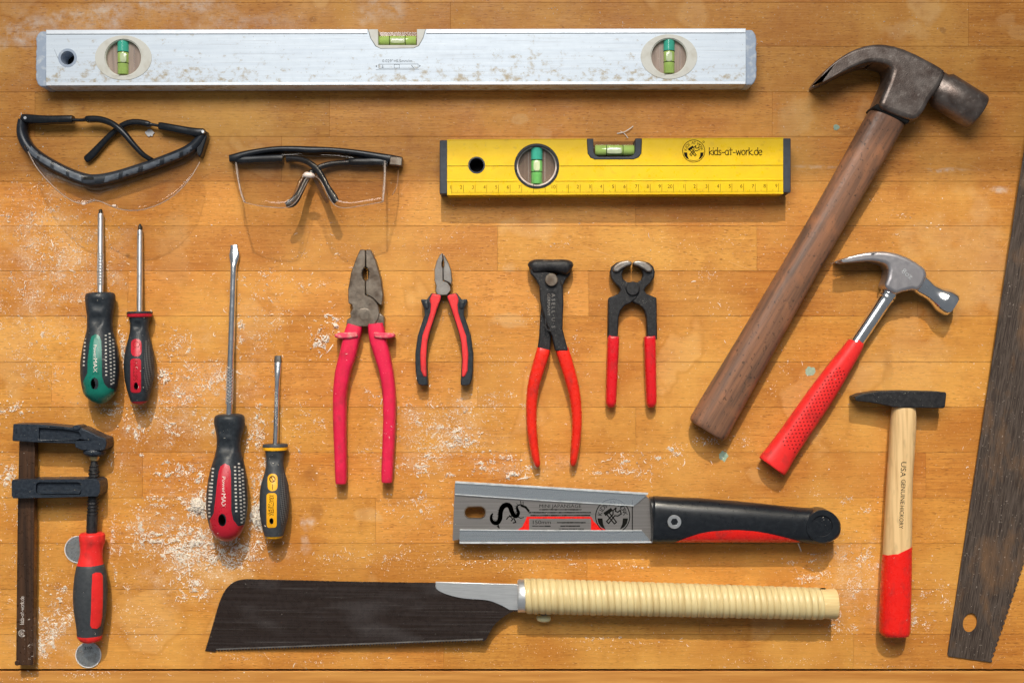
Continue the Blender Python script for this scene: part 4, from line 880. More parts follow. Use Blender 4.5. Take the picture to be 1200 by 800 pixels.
# ------------------------------------------------------------------ bar clamp
bc = thing('bar_clamp', 'small black bar clamp with red and grey screwdriver-style handle', 'clamp', 60, 640)
bar = prism('bar', [(22.6, 506), (40.8, 506), (39.9, 600), (38.6, 779), (18.6, 779), (20.4, 600)], 4, 12.4, M['bar'], bc, bevel=.6)
prism('bar_rib', [(30.2, 519), (32.2, 519), (30.8, 778.6), (28.8, 778.6)], 11, 12.8, M['bar'], bar, bevel=.3)
prism('stop_pin', oval(20, 776.5, 3, 3.2, 14), 3, 13.2, M['bar'], bar, bevel=.3)
fj = [(15.4, 496.6), (44, 496.8), (66, 498.6), (82, 500.4), (94.6, 500.6), (106, 506), (116, 511), (124, 513.8), (124.6, 519), (123.4, 525.6), (120, 527.8), (96, 527.4), (93, 526), (88, 524), (87.6, 519.6), (40, 518.2), (14.2, 516.4)]
rec = [(45.5, 501.2), (66, 502.4), (82, 504), (92, 506), (95.5, 511), (88, 515.6), (45.2, 514.6)]
jawf = prism('fixed_jaw', fj, 0, 21.4, M['cast'], bc, holes=[rec], bevel=1.1)
prism('jaw_web', [(44.5, 500), (97, 503), (96.5, 516.5), (44, 516)], 3, 18.4, M['cast'], jawf, bevel=.3)
prism('jaw_lug', oval(89.6, 500.8, 5, 2.8, 18), 6, 22.4, M['cast'], jawf, bevel=.6)
sj = [(14.4, 562), (60, 561.4), (112, 561), (115.6, 563), (117, 567), (117, 576.6), (115, 580), (112, 581.2), (70, 582.6), (15.4, 583.6), (13.6, 580), (13.6, 565)]
jaws = prism('sliding_jaw', sj, 0, 21.6, M['cast'], bc, holes=[rrect(42, 564.8, 95.6, 579.6, 4)], bevel=1.2, seg=3)
prism('jaw_web', rrect(41, 563.6, 97, 580.8, 4), 3, 18.8, M['cast'], jaws, bevel=.4)
prism('jaw_rib', rrect(46, 574.6, 94, 578.6, 2), 12, 20.6, M['cast'], jaws, bevel=1.0)
sweep('pressure_pad', [(111, 524.6, 10.4, 12.2, 8), (111, 527, 12.4, 12.2, 9.6), (110.9, 531, 12.8, 12.2, 9.8), (110.8, 533.8, 9.6, 12.2, 7.6)], M['cast'], bc, 28, 3)
sweep('ball_nut', [(110.6, 532.6, 5.2, 12, 4.4), (110.6, 534, 6, 12, 4.8), (110.5, 537, 6.2, 12, 4.8), (110.5, 539.4, 4.6, 12, 3.8)], M['brass'], bc, 8, 2, spline=False)
scx = lambda y: 110.6 - (y - 540)*.036
sp_st = [(scx(538), 538, 3.6), (scx(544), 544, 4.4)]
scr = sweep('screw', [(scx(y), y, w, 12, w*.75) for y, w in ((537, 3.4), (543, 4.2), (549, 5.4), (600, 5.6), (605, 6.2), (632, 6.2))], M['blk_iron'], bc, 24, 2, spline=False)
pts = []
for i in range(15*14):
    u = i/14; y = 545 + u*4.0; a_ = 2*math.pi*u; r_ = 5.6*S if y > 550 else 4.8*S
    p_ = W(scx(y), y, 12); pts.append(p_ + Vector((math.cos(a_)*r_, 0, math.sin(a_)*r_)))
tube('thread', pts, .00075, M['blk_iron'], scr, 6, kind='stuff')
hzc = 14.0
sweep('handle_collar', [(108, 624, 12, 13, 9.2), (108, 626, 14.4, 13, 10.8), (108, 632, 14.6, 13, 11), (107.6, 637, 13.6, 13, 10.2), (107.2, 644, 12.6, 13.4, 9.6), (106.8, 652, 12.9, 13.8, 9.8), (106.2, 658, 14, 14, 10.6), (106, 662.4, 15.2, 14, 11.2)], M['red_grip'], bc, 36, 5)
hdl = sweep('handle', [(106.2, 660.6, 14.6, 14, 10.8), (106.2, 664, 16, 14, 12), (106.4, 676, 18.2, 14, 13.4), (106, 692, 19.2, 14, 14), (105.8, 708, 18.8, 14, 13.8), (105.8, 722, 17.2, 14, 12.8), (105.6, 735, 15.2, 14, 11.2), (105.4, 744.6, 14.2, 14, 10.4)], M['rub_gy'], bc, 40, 6)
sweep('handle_end', [(105.4, 743.6, 14.4, 14, 10.6), (105.4, 747, 13.6, 14, 10), (105.2, 750.4, 10.6, 14, 8), (105.2, 752.4, 5, 14, 4)], M['red_grip'], bc, 32, 4)
patch('handle_panel', [(108.6, 672), (112, 670.2), (118, 670.6), (120.6, 674), (120.8, 700), (120, 722), (118, 733), (114, 736), (108, 735.6), (106, 732), (107, 715), (107.6, 690)], hdl, M['red_grip'], bc, lift=.6)
ik = Ink(); hand_text(ik, 'kids-at-work.de', 27.8, 731, 33, 89.4, .55, 1.0); logo(ik, 26, 741.5, 4.2, ring=.16, rot=90); ik.lay('lettering', M['print_pk'], bc, 12.42)

# ------------------------------------------------------------------ round metal discs
for x, y, r_, lb in ((103.4, 767, 15.2, 'round scratched zinc disc below the clamp handle end'), (91.4, 643.6, 16, 'round zinc disc half hidden under the clamp handle collar')):
    t = thing('metal_disc', lb, 'disc', x, y, 'metal discs set on the bench')
    d_ = prism('plate', oval(x, y, r_, r_, 40), -.3, .9, M['disc'], t, bevel=.3)
    prism('edge_ring', oval(x, y, r_, r_, 40), .5, 1.15, M['foam'], t, holes=[oval(x, y, r_ - 1.1, r_ - 1.1, 36)], bevel=.1)
    if y > 700:
        ik = Ink(); ik.text('210-', x + .6, y - 8.6, 3.2, 4, 11); ik.lay('lettering', M['print'], t, .9)

# ------------------------------------------------------------------ mini Japanese saw
ms = thing('japanese_pull_saw', 'short pull saw with grey printed blade, clear guards and black and red handle', 'saw', 860, 608, 'pull saws')
zb = 13.4
bt_ = []
n = 76
for i in range(n + 1):
    x = 752 - (752 - 541)*i/n; bt_ += [(x, 633.4), (x - 1.3, 631.6)]
bl = prism('blade', [(533, 566), (640, 572.4), (756, 579.4), (764, 588), (772, 590), (772, 630), (762, 632)] + bt_ + [(530.4, 633)], zb, zb + .7, M['blade_gy'], ms, holes=[rrect(544.2, 593, 569, 607, 6.4)])
prism('slot_liner', rrect(543.6, 592.4, 569.6, 607.6, 6.8), zb - .3, zb + 1.0, M['jaw'], bl, holes=[rrect(544.8, 593.6, 568.4, 606.4, 6)])
g1_ = prism('blade_guard', [(533.4, 564.4), (640, 571), (760, 578.2), (743, 592.4), (640, 586.4), (533.2, 579)], zb + .9, zb + 2.0, M['strip'], ms)
prism('guard_spine', [(533.4, 563.6), (640, 570.1), (760, 577.4), (758.6, 579.6), (640, 572.4), (533.4, 565.9)], zb - 1, zb + 2.2, M['strip_edge'], g1_, bevel=.2)
prism('guard_lip', [(533.2, 578.4), (640, 585.7), (743, 591.8), (742.6, 592.7), (640, 586.7), (533.2, 579.4)], zb + .8, zb + 2.1, M['strip_edge'], g1_)
g2_ = prism('blade_guard', [(538.6, 620.4), (640, 621.2), (752, 621.4), (764, 635.4), (640, 636), (538.4, 636.2)], zb + .9, zb + 2.0, M['strip'], ms)
prism('guard_spine', [(538.4, 634.8), (640, 634.6), (763.6, 634.0), (764.6, 635.8), (640, 636.6), (538.4, 636.8)], zb - 1, zb + 2.2, M['strip_edge'], g2_, bevel=.2)
prism('guard_lip', [(538.6, 620), (640, 620.8), (752, 621), (752.6, 622), (640, 621.8), (538.6, 621)], zb + .8, zb + 2.1, M['strip_edge'], g2_)
hst = [(763.6, 608.4, 24, 14.6, 10.5, 3.2), (764.6, 608.4, 26, 14.6, 12.4, 3.2), (768, 608.5, 26.9, 14.6, 13.6, 3), (800, 609.2, 26.2, 14.8, 14.2, 2.6), (835, 610.2, 25.2, 14.8, 14.4, 2.5), (870, 611.6, 23.8, 14.8, 14.4, 2.5), (906, 613.4, 21.8, 14.6, 14, 2.5), (936, 614.8, 20.4, 14.4, 13.6, 2.6), (956, 615.8, 20.0, 14.2, 13.2, 3), (968, 616.4, 18.6, 14.2, 12.6, 3.2), (978, 616.6, 13.4, 14.2, 11, 3), (982, 616.6, 8, 14.2, 9, 3)]
hnd = sweep('handle', hst, M['black_pl'], ms, 48, 7)
e_ = prism('end_cap', oval(964.4, 616.4, 19.3, 19.3, 44), 8, 28.6, M['black_pl'], ms, bevel=1.6, seg=3, holes=[oval(963.4, 616, 12.4, 12.4, 36)])
prism('end_boss', oval(963.4, 616, 12.6, 12.6, 36), 8, 27.2, M['black_pl'], e_, bevel=.4)
red_o = cat([(787, 637), (800, 631.6), (823, 624.2), (845, 621.4), (864, 620.8), (886, 622.4), (906, 626), (926, 631), (943, 635.8)], 5, False) + [(930, 637.4), (880, 637.6), (820, 638)]
patch('red_inlay', red_o, hnd, M['red_paint'], ms, lift=.5, step=2.2)
sc_ = prism('screw', oval(790.4, 611.2, 8, 8, 32), 24, 29.8, M['bright'], ms, holes=[oval(790.4, 611.2, 4.4, 4.4, 6)], bevel=.7)
prism('screw_socket', oval(790.4, 611.2, 4.8, 4.8, 18), 24, 28.2, M['jaw'], sc_)
ik = Ink(); zz = zb + .7
ik.text('MINI JAPANSÄGE', 656.6, 592.4, 4.0, 0, 49)
def micro(x0, x1, y, h):
    x = x0
    while x < x1:
        w = random.uniform(1.2, 3.4); ik.line([(x, y + random.uniform(-.1, .1)), (min(x + w, x1), y)], h*random.uniform(.6, 1.0)); x += w + random.uniform(.5, 1.1)
micro(632, 681, 596.8, 1.5); micro(620, 693, 600.2, 1.5); micro(622, 692, 603.6, 1.5)
ik.text('150mm', 635, 611.4, 4.6, 0, 21); micro(624, 645, 616, 1.3); micro(653, 686, 612, 1.5); micro(657, 680, 616, 1.4); micro(655, 684, 619.4, 1.2)
logo(ik, 718, 604.6, 20)
y = 586
while y < 620:
    h_ = random.uniform(2, 4.4); ik.line([(741, y), (741, y + h_)], 1.2); y += h_ + .8
# dragon: curling body, claws, head
body_l = [(577.4, 601.6), (575.6, 604.4), (576, 609), (579, 612.4), (583.4, 611.8), (586, 607), (586.6, 600), (589, 594), (593.4, 591.4), (597.4, 593), (599.4, 598), (601.8, 603), (605.2, 604.4), (607.6, 600.6), (606, 595.6), (606.4, 592.4), (610, 591), (613.6, 593)]
bs = cat(body_l, 5, False)
for i, (p_, q_) in enumerate(zip(bs, bs[1:])):
    u = i/len(bs); ik.line([p_, q_], 1.4 + 4.2*math.sin(math.pi*min(1, u*1.15))**.8)
for i in range(4, len(bs) - 8, 3):
    (x0, y0), (x1, y1) = bs[i], bs[i+1]; d_ = math.dist((x0, y0), (x1, y1)) or 1; nx_, ny_ = (y1-y0)/d_, -(x1-x0)/d_
    ik.poly([(x0 + nx_*1.2, y0 + ny_*1.2), (x0 + nx_*4.0 - .6, y0 + ny_*4.0), (x1 + nx_*1.2, y1 + ny_*1.2)])
ik.line([(611, 592), (616, 594), (619.6, 598.4)], 2.6).line([(610.6, 590), (609.8, 586.6)], .9).line([(613, 591), (613, 587.4)], .8)
ik.line([(600, 604), (595.6, 605.4), (593.6, 608)], 1.3).line([(602, 606.6), (604.4, 611.6), (601.4, 612.2)], 1.4).line([(597, 603.6), (601, 608), (599, 610)], 1.2).line([(606.6, 605), (610, 606.8), (613.6, 606)], 1).line([(583, 612), (585, 618.4), (582.6, 616)], 1.2)
ik.lay('blade_print', M['print'], ms, zz)
ik = Ink(); ik.poly([(617.4, 605), (692.6, 605), (696, 611), (702, 616.6), (710, 620.6), (692.6, 620.6), (692.6, 607.4), (620, 607.4), (620, 620.6), (606.4, 620.6), (612, 617), (615, 611)])
ik.lay('red_print', M['red_paint'], ms, zz, lift=.03)

# ------------------------------------------------------------------ rattan-handled Japanese saw
rs_ = thing('japanese_pull_saw', 'large pull saw with dark broad blade and pale rattan-wrapped handle', 'saw', 700, 715, 'pull saws')
zt = lambda x, y: .5 + max(0, x - 240)/370*13.0
tl = []
n = 88
for i in range(n):
    u = i/n; x = 566 - u*313; y = 751.4 + u*11.8; d_ = 2.4 + 1.2*(1 - u)
    tl += [(x, y), (x - 2.3, y - d_)]
top_ = cat([(288, 678.2), (350, 679.6), (420, 681.2), (510, 682.6)], 6, False)
nose = cat([(240.4, 761.8), (247, 740), (255, 712), (261.6, 695), (270, 684.4), (279, 679.6), (288, 678.2)], 4, False)
heel = cat([(609, 715.6), (600, 716.6), (590, 722.4), (580, 731), (573.6, 741), (569.6, 749)], 4, False)
bld = prism('blade', nose + top_[1:] + [(600, 684), (609, 685)] + heel + tl + [(252, 763.2)], 0, .8, M['blade_dk'], rs_, zoff=zt, smooth=30)
prism('tooth_bevel', [(566, 749.4), (566, 747.6), (253, 759.6), (253, 761)], 0.5, .9, M['steel'], bld, zoff=zt)
spn = cat([(510.4, 684), (511.6, 690), (523, 696), (543, 700.8), (571, 703.2), (588, 709.4), (597, 714.4)], 5, False)
prism('blade_spine', [(510.2, 681.4), (540, 682.2), (607.6, 684.2), (607.6, 714.6)] + spn[::-1], -.8, 1.8, M['alu'], rs_, zoff=zt, bevel=.4)
hy = lambda x: 697.8 + (x - 615)*.0265
hw = lambda x: 20.4 - (x - 615)*.0062
HZ = 15.6
sweep('ferrule', [(606.6, 697.6, 17.8, HZ, 13.4), (607.4, 697.6, 18.8, HZ, 14.2), (615.6, 697.9, 18.8, HZ, 14.2), (616, 697.9, 17.8, HZ, 13.4)], M['alu'], rs_, 36, 2, spline=False)
core = sweep('handle_core', [(x, hy(x), hw(x) - 2.0, HZ, (hw(x) - 2.0)*.75) for x in (614, 700, 800, 900, 962)] + [(978, hy(978), 17.6, HZ, 13.3), (979.4, hy(979), 16.6, HZ, 12.6)], M['endgrain'], rs_, 40, 3, spline=False)
pts = []; turns = 47; NT_ = 30
for i in range(turns*NT_ + 1):
    u = i/(turns*NT_); x = 617.4 + u*347; a_ = 2*math.pi*u*turns; wob = 1 + .012*math.sin(int(u*turns)*2.7)
    c_ = W(x, hy(x), HZ); r_ = (hw(x) - .9)*wob
    pts.append(c_ + Vector((0, math.cos(a_)*r_*S, math.sin(a_)*r_*.75*.001)))
V, F = [], []
for i, p_ in enumerate(pts):
    u = i/len(pts); x = 617.4 + u*347; c_ = W(x, hy(x), HZ); rad = (p_ - Vector((p_.x, c_.y, c_.z))).normalized()
    hwid = 347/turns/2*S*1.02
    for ax_, rd in ((-1, -.0012), (-.96, .0001), (-.6, .0006), (0, .00078), (.6, .0006), (.96, .0001), (1, -.0012)):
        V.append(p_ + Vector((ax_*hwid, 0, 0)) + rad*rd)
for i in range(len(pts) - 1):
    for k in range(6): F.append([i*7 + k, i*7 + k + 1, i*7 + 8 + k, i*7 + 7 + k])
build('rattan_wrap', V, F, M['rattan'], rs_, smooth=70, label='glossy cream rattan strip wound round the handle')
kb = sweep('end_bead', [(628.6, 723.6, 1, 7, .8), (630.6, 723.6, 3.6, 7, 3), (637, 724, 4.6, 7, 3.6), (643.6, 724, 3.6, 7, 3), (645.6, 724, 1, 7, .8)], M['bead'], rs_, 16, 4)
prism('bead_loop', [(633.6, 714.6), (641.6, 714.6), (641, 721), (634, 721)], 6, 15, M['jaw'], rs_, bevel=.6)

# ------------------------------------------------------------------ old handsaw at the edge
hw_ = thing('handsaw', 'large old rusty brown handsaw blade with oval hole near its tip', 'saw', 1150, 620)
zs = lambda x, y: .4 + max(0, 770 - y)*.013
lx = lambda y: 1110.4 + (766 - y)*.1525
tt = []
n = 120
for i in range(n):
    u = i/n; y = 774 - u*760; x = 1163 + u*253; tt += [(x, y), (x - 1.5, y - 2.6)]
prism('blade', [(1110.4, 766), (1111.6, 768.4), (1162, 775.6)] + tt + [(1416, 14), (1410, -30), (1232, -30)] + [(lx(y), y) for y in (100, 250, 440, 600)], 0, 1.0, M['rusty'], hw_, holes=[oval(1136.8, 729, 8.2, 11.4, 28, 14)], zoff=zs, smooth=30)
hand_o = [(1226, 10), (1250, -60), (1280, -110), (1330, -150), (1400, -160), (1450, -130), (1460, -70), (1440, -10), (1415, 25), (1380, 20), (1330, -10), (1280, 20)]
prism('handle', cat(hand_o, 4), .0, 24, M['old_wood'], hw_, holes=[cat([(1300, -60), (1340, -110), (1400, -115), (1420, -80), (1390, -50), (1340, -40)], 4)], bevel=3)

# ------------------------------------------------------------------ dark safety glasses
def P3(l): return [W(x, y, z) for x, y, z in l]
def ribbon(name, st, m, root, **kw): return sweep(name, st, m, root, **kw)
gl = thing('safety_glasses', 'clear safety glasses with broad ribbed black brow bar and crossed black temples', 'safety glasses', 130, 190, 'safety glasses')
brow = [(27.5, 141, 5.6), (26.2, 152, 6.2), (28, 162, 6.8), (34, 173, 7.2), (44, 182.5, 7.2), (58, 191.5, 7.2), (74, 200, 7.2), (90, 207, 7.6), (105, 211.6, 8.2), (120, 210.8, 7.8), (138, 206.6, 7.2), (158, 200.4, 7), (180, 193.2, 7), (202, 185, 7), (220, 177, 6.8), (231, 168.6, 6.6), (238, 159, 5.6), (240.4, 154, 4.6)]
bw = sweep('brow_bar', [(x, y, w*.9, 7.4, 7.0, 2.4) for x, y, w in brow], M['slate_pl'], gl, 26, 5)
tr = bvh(bw)
bsp = cat([(x, y) for x, y, w in brow], 8, False)
for i0, i1 in ((24, 31), (33, 40), (42, 49), (51, 58), (74, 81), (83, 90), (92, 99), (101, 108), (110, 116)):
    L_, R_ = [], []
    for i in range(i0, i1 + 1):
        (xa, ya), (xb, yb) = bsp[i - 1], bsp[i + 1]; d_ = math.dist((xa, ya), (xb, yb)); nx_, ny_ = -(yb - ya)/d_, (xb - xa)/d_
        sk = 3.0*(1 if i0 < 60 else -1); q = bsp[i]
        L_.append((q[0] + nx_*3.4 + (xb - xa)/d_*sk, q[1] + ny_*3.4 + (yb - ya)/d_*sk)); R_.append((q[0] - nx_*3.4, q[1] - ny_*3.4))
    patch('brow_pad', L_ + R_[::-1], bw, M['rib'], bw, lift=.3, step=3)
pv = patch('vent', rrect(97.6, 207.4, 110, 210.6, 1), bw, M['hole'], bw, lift=.1, step=2)
pv2 = patch('vent_shelf', rrect(97, 211.6, 110.6, 215, 1.2), bw, M['graph'], bw, lift=.5, step=2)
def temple(pts, hinge, arm_part):
    sweep('temple', pts, M['black_pl'], gl, 16, 5)
sl_ = sweep('temple', [(83, 140.8, 1.8, 12, 2.6, 3), (95, 141, 1.8, 12, 2.6, 3), (101, 140.6, 2.0, 12, 3, 3), (103, 140, 3.8, 12.5, 4, 3), (116, 140, 3.8, 13, 4, 3), (128, 143.4, 3.7, 14, 4, 3), (138, 149.4, 3.6, 15, 4, 3), (147, 158, 3.5, 15, 4, 3), (157, 170, 3.2, 14, 4, 3), (168, 181.4, 3.0, 12, 4, 3), (178, 187.6, 2.8, 9, 4, 3)], M['black_pl'], gl, 16, 4)
sweep('temple_sleeve', [(27, 138, 3.6, 10, 5.4, 4), (33, 139.6, 5.2, 10, 5.8, 4), (48, 140.8, 5.2, 11, 5.8, 4), (60, 140.8, 4.7, 11.6, 5.4, 4), (84, 140.2, 4.5, 12, 5, 4), (85, 140.2, 4.0, 12, 4.5, 4)], M['black_pl'], sl_, 16, 3)
sr = sweep('temple', [(190, 148.4, 1.8, 8, 2.4, 3), (178, 146, 1.8, 7.4, 2.4, 3), (174, 145.6, 3.6, 7, 3.6, 3), (162, 143.6, 3.8, 6.4, 3.6, 3), (151, 144.6, 3.8, 6, 3.6, 3), (141, 149.4, 3.7, 5.4, 3.4, 3), (131, 157.8, 3.6, 5, 3.4, 3), (120, 169, 4.0, 4.4, 3.4, 3), (109, 181, 4.8, 4, 3.4, 3), (102.4, 186.6, 4.6, 3.8, 3.2, 3), (100.4, 188, 3, 3.8, 2.4, 3)], M['black_pl'], gl, 16, 4)
sweep('temple_sleeve', [(188, 148, 4, 8, 4.6, 4), (189.4, 148.4, 4.6, 8, 5, 4), (205, 151.4, 4.8, 9, 5.4, 4), (220, 154.2, 5.0, 9.4, 5.6, 4), (232, 156, 5.2, 10, 5.8, 4), (240, 155, 4, 10, 5.4, 4)], M['black_pl'], sr, 16, 3)
for x, y in ((29.2, 138.2), (237.6, 154.4)): prism('hinge_screw', oval(x, y, 1.9, 1.9, 14), 12, 16.4, M['bright'], gl, bevel=.2)
prism('hinge_tab', [(229, 172), (241.4, 157), (242.6, 160), (236.4, 180), (234, 184.4), (231.6, 183)], 1, 12, M['black_pl'], gl, bevel=1)
def loft(name, A, B, m, root, n=8, bulge=0, thick=1.6):
    V, F = [], []
    for a, b in zip(A, B):
        for j in range(n + 1):
            t = j/n; V.append(a.lerp(b, t) + Vector((0, 0, bulge*math.sin(math.pi*t))))
    for i in range(len(A) - 1):
        for j in range(n): F.append([i*(n+1)+j, (i+1)*(n+1)+j, (i+1)*(n+1)+j+1, i*(n+1)+j+1])
    o = build(name, V, F, m, root, smooth=60)
    s = o.modifiers.new('solid', 'SOLIDIFY'); s.thickness = thick*.001; s.offset = 0
    return o
A = [(x, y + 4, 8) for x, y, w in brow[2:-2]]
A = cat(A, 3, False)
N = len(A)
Bk = cat([(33, 178, 22), (42, 195, 30), (56, 212, 34), (72, 227, 36), (86, 236, 37), (97, 238.6, 37), (104, 237.4, 36), (112, 234.8, 35), (120, 237, 36), (130, 241.4, 37), (142, 245.4, 37), (158, 246.8, 37), (176, 243.4, 36), (194, 235.4, 35), (210, 223.6, 33), (224, 207, 30), (234, 190, 22)], 8, False)
B = [Bk[int(round(i*(len(Bk) - 1)/(N - 1)))] for i in range(N)]
ln_ = loft('lens', P3(A), P3(B), M['lens'], gl, 8, .002)
tube('lens_rim', P3(B), .00045, M['edge'], ln_, 6)
for x, y in ((97.6, 238.6), (133.4, 241)): prism('lens_nub', oval(x, y, 2.6, 1.6, 12), 36, 38, M['rim'], ln_, bevel=.3)

# ------------------------------------------------------------------ clear safety glasses
g2 = thing('safety_glasses', 'clear safety glasses with thin black brow bar and transparent side shields', 'safety glasses', 370, 205, 'safety glasses')
b2 = sweep('brow_bar', [(270, 186.4, 4.4, 6, 5.6, 4), (277, 185.6, 5.2, 6, 6, 4), (287, 182, 4.6, 6, 6, 3), (305, 178, 3.8, 6, 5.8, 3), (325, 175.6, 3.8, 6, 5.8, 3), (345, 175.4, 4.0, 6, 5.8, 3), (366, 176.6, 4.6, 6, 5.8, 3), (385, 176.4, 3.6, 6, 5.8, 3), (405, 178, 3.6, 6, 5.8, 3), (425, 180.6, 3.9, 6, 5.8, 3), (445, 184.2, 4.6, 6, 6, 3), (460, 187.2, 5.0, 6, 6, 4), (471, 189, 4.6, 6, 5.6, 4)], M['black_pl'], g2, 20, 5)
prism('hinge_block', [(457, 183.2), (471.6, 184.4), (471, 194.6), (456, 193)], 1, 13.4, M['jaw'], b2, bevel=.8)
te = sweep('temple', [(336, 186.6, 4.4, 8, 4, 3), (345, 186.4, 3.4, 9.6, 3.4, 3), (354, 187.6, 3.3, 11, 3.2, 3), (363, 191.4, 3.4, 13, 3, 3), (371, 198, 3.6, 15, 2.8, 3), (378, 208, 3.4, 18, 2.6, 3), (384, 220, 3.6, 21.5, 2.4, 3), (390, 231, 5.0, 24.6, 2.2, 3), (394.4, 236.4, 3.4, 26, 2, 3)], M['black_pl'], g2, 18, 5)
sweep('temple_sleeve', [(276, 188, 3, 6.4, 4.6, 4), (283, 188, 4.6, 6.4, 5, 4), (300, 187.4, 4.8, 6.6, 5, 4), (325, 186.4, 5.0, 7.4, 5, 4), (332, 186.2, 4.6, 7.6, 4.8, 4)], M['black_pl'], te, 18, 3)
te2 = sweep('temple', [(410, 191, 4.2, 5, 4, 3), (398, 191.4, 3.4, 6, 3.4, 3), (385, 193, 3.4, 7.4, 3, 3), (374, 196.6, 3.3, 9, 3, 3), (364.4, 203, 3.3, 11.5, 2.8, 3), (357.4, 213, 3.4, 15.5, 2.6, 3), (350, 228, 3.8, 21, 2.4, 3), (343, 237, 5.2, 24.6, 2.2, 3), (335.4, 240.6, 3.2, 26, 2, 3)], M['black_pl'], g2, 18, 5)
sweep('temple_sleeve', [(409, 190.6, 4.2, 5.2, 4.6, 4), (416, 190.4, 4.8, 5.6, 5, 4), (440, 190.2, 5, 6, 5, 4), (455, 190, 4.4, 6.4, 4.8, 4)], M['black_pl'], te2, 18, 3)
f1 = cat([(x, y, 8) for x, y in ((276, 189), (300, 182), (330, 179), (366, 180), (400, 181), (430, 184), (452, 189))], 6, False)
f2 = cat([(286.5, 237, 37), (300, 240.4, 39), (318, 242.8, 40), (336, 243, 40), (347, 236, 38), (356, 220, 32), (363, 208, 28), (370, 207, 28), (377, 214, 31), (384, 228, 36), (392, 240, 40), (404, 243.6, 40), (424, 241, 39), (448, 236.6, 37)], 8, False)
N = len(f1); f2s = [f2[int(round(i*(len(f2) - 1)/(96 - 1)))] for i in range(96)]
f1 = [f1[0]] + f1; L1 = []
for i in range(96):
    u = i/95*(len(f1) - 2); k_ = int(u); t_ = u - k_; L1.append(tuple(a + (b - a)*t_ for a, b in zip(f1[k_ + 1 if k_ + 1 < len(f1) else -1], f1[min(k_ + 2, len(f1) - 1)])))
l2 = loft('lens', P3(L1), P3(f2s), M['lens'], g2, 8, .003)
tube('lens_rim', P3(f2s), .00042, M['edge'], l2, 6)
for ax_, bx_ in (((451, 189, 10), (449, 236, 37)), ((466, 193, 8), (462, 228, 22))):
    pass
sA = [(451, 189, 11), (450.8, 205, 20), (449.8, 222, 29), (448.6, 236.4, 37)]; sB = [(467, 192, 2), (466.6, 205, 7), (465, 218, 13), (460, 228, 22)]
ss = loft('side_shield', P3(sA), P3(sB), M['lens'], g2, 5, 0)
tube('shield_rim', P3(cat(sB, 4, False)), .0005, M['edge'], ss, 6); tube('shield_rim', P3(cat(sA, 4, False)), .0011, M['edge'], ss, 6)
sA2 = [(276.6, 191, 11), (279, 208, 20), (282, 224, 29), (286.6, 237, 37)]; sB2 = [(273, 193, 2), (275, 207, 7), (278, 220, 13), (282, 230, 24)]
ss2 = loft('side_shield', P3(sA2), P3(sB2), M['lens'], g2, 5, 0)
tube('shield_rim', P3(cat(sA2, 4, False)), .0010, M['edge'], ss2, 6)
nb = sweep('nose_bridge', [(355, 206.6, 1.5, 29, 1.5), (358, 205.4, 3.2, 30, 2.6), (362, 205.2, 3.4, 30, 2.6), (366, 206, 3, 30, 2.4), (368.6, 207.4, 1.4, 29, 1.4)], M['rim'], l2, 14, 4)
tube('nose_pad', P3(cat([(355, 208, 29), (350, 218, 32), (345, 230, 36), (341.6, 237, 39)], 5, False)), .0019, M['acryl'], l2, 10)
tube('nose_pad', P3(cat([(368, 208.6, 29), (374, 219, 32), (380, 230, 36), (384, 236.4, 39)], 5, False)), .0019, M['acryl'], l2, 10)

# ------------------------------------------------------------------ small spots on the bench
def splat(name, label, cat_, x, y, rx, ry, m, h=.25, group=None, n=18):
    pts = [(x + rx*math.cos(2*math.pi*i/n)*random.uniform(.75, 1.15), y + ry*math.sin(2*math.pi*i/n)*random.uniform(.75, 1.15)) for i in range(n)]
    o = prism(name, cat(pts, 3), -.1, h, m, None, bevel=.08, smooth=50); tagp(o, label, cat_, group); return o
splat('paint_spot', 'grey-green dried paint blotch beside the red hammer grip', 'paint spot', 949.5, 435, 6.8, 5.6, M['paint_g'], .18)
splat('paint_spot', 'small blue-green paint blotch below the old hammer handle end', 'paint spot', 848, 534, 5, 6.4, M['paint_g'], .16)
splat('paint_spot', 'tiny round pale green paint dot left of the old hammer handle', 'paint spot', 980, 149.2, 3.8, 3.6, M['paint_g'], .3)
splat('glue_blob', 'small white glue blob under the temple of the dark safety glasses', 'glue blob', 175.4, 155.8, 5, 4.4, M['foam'], 1.6)

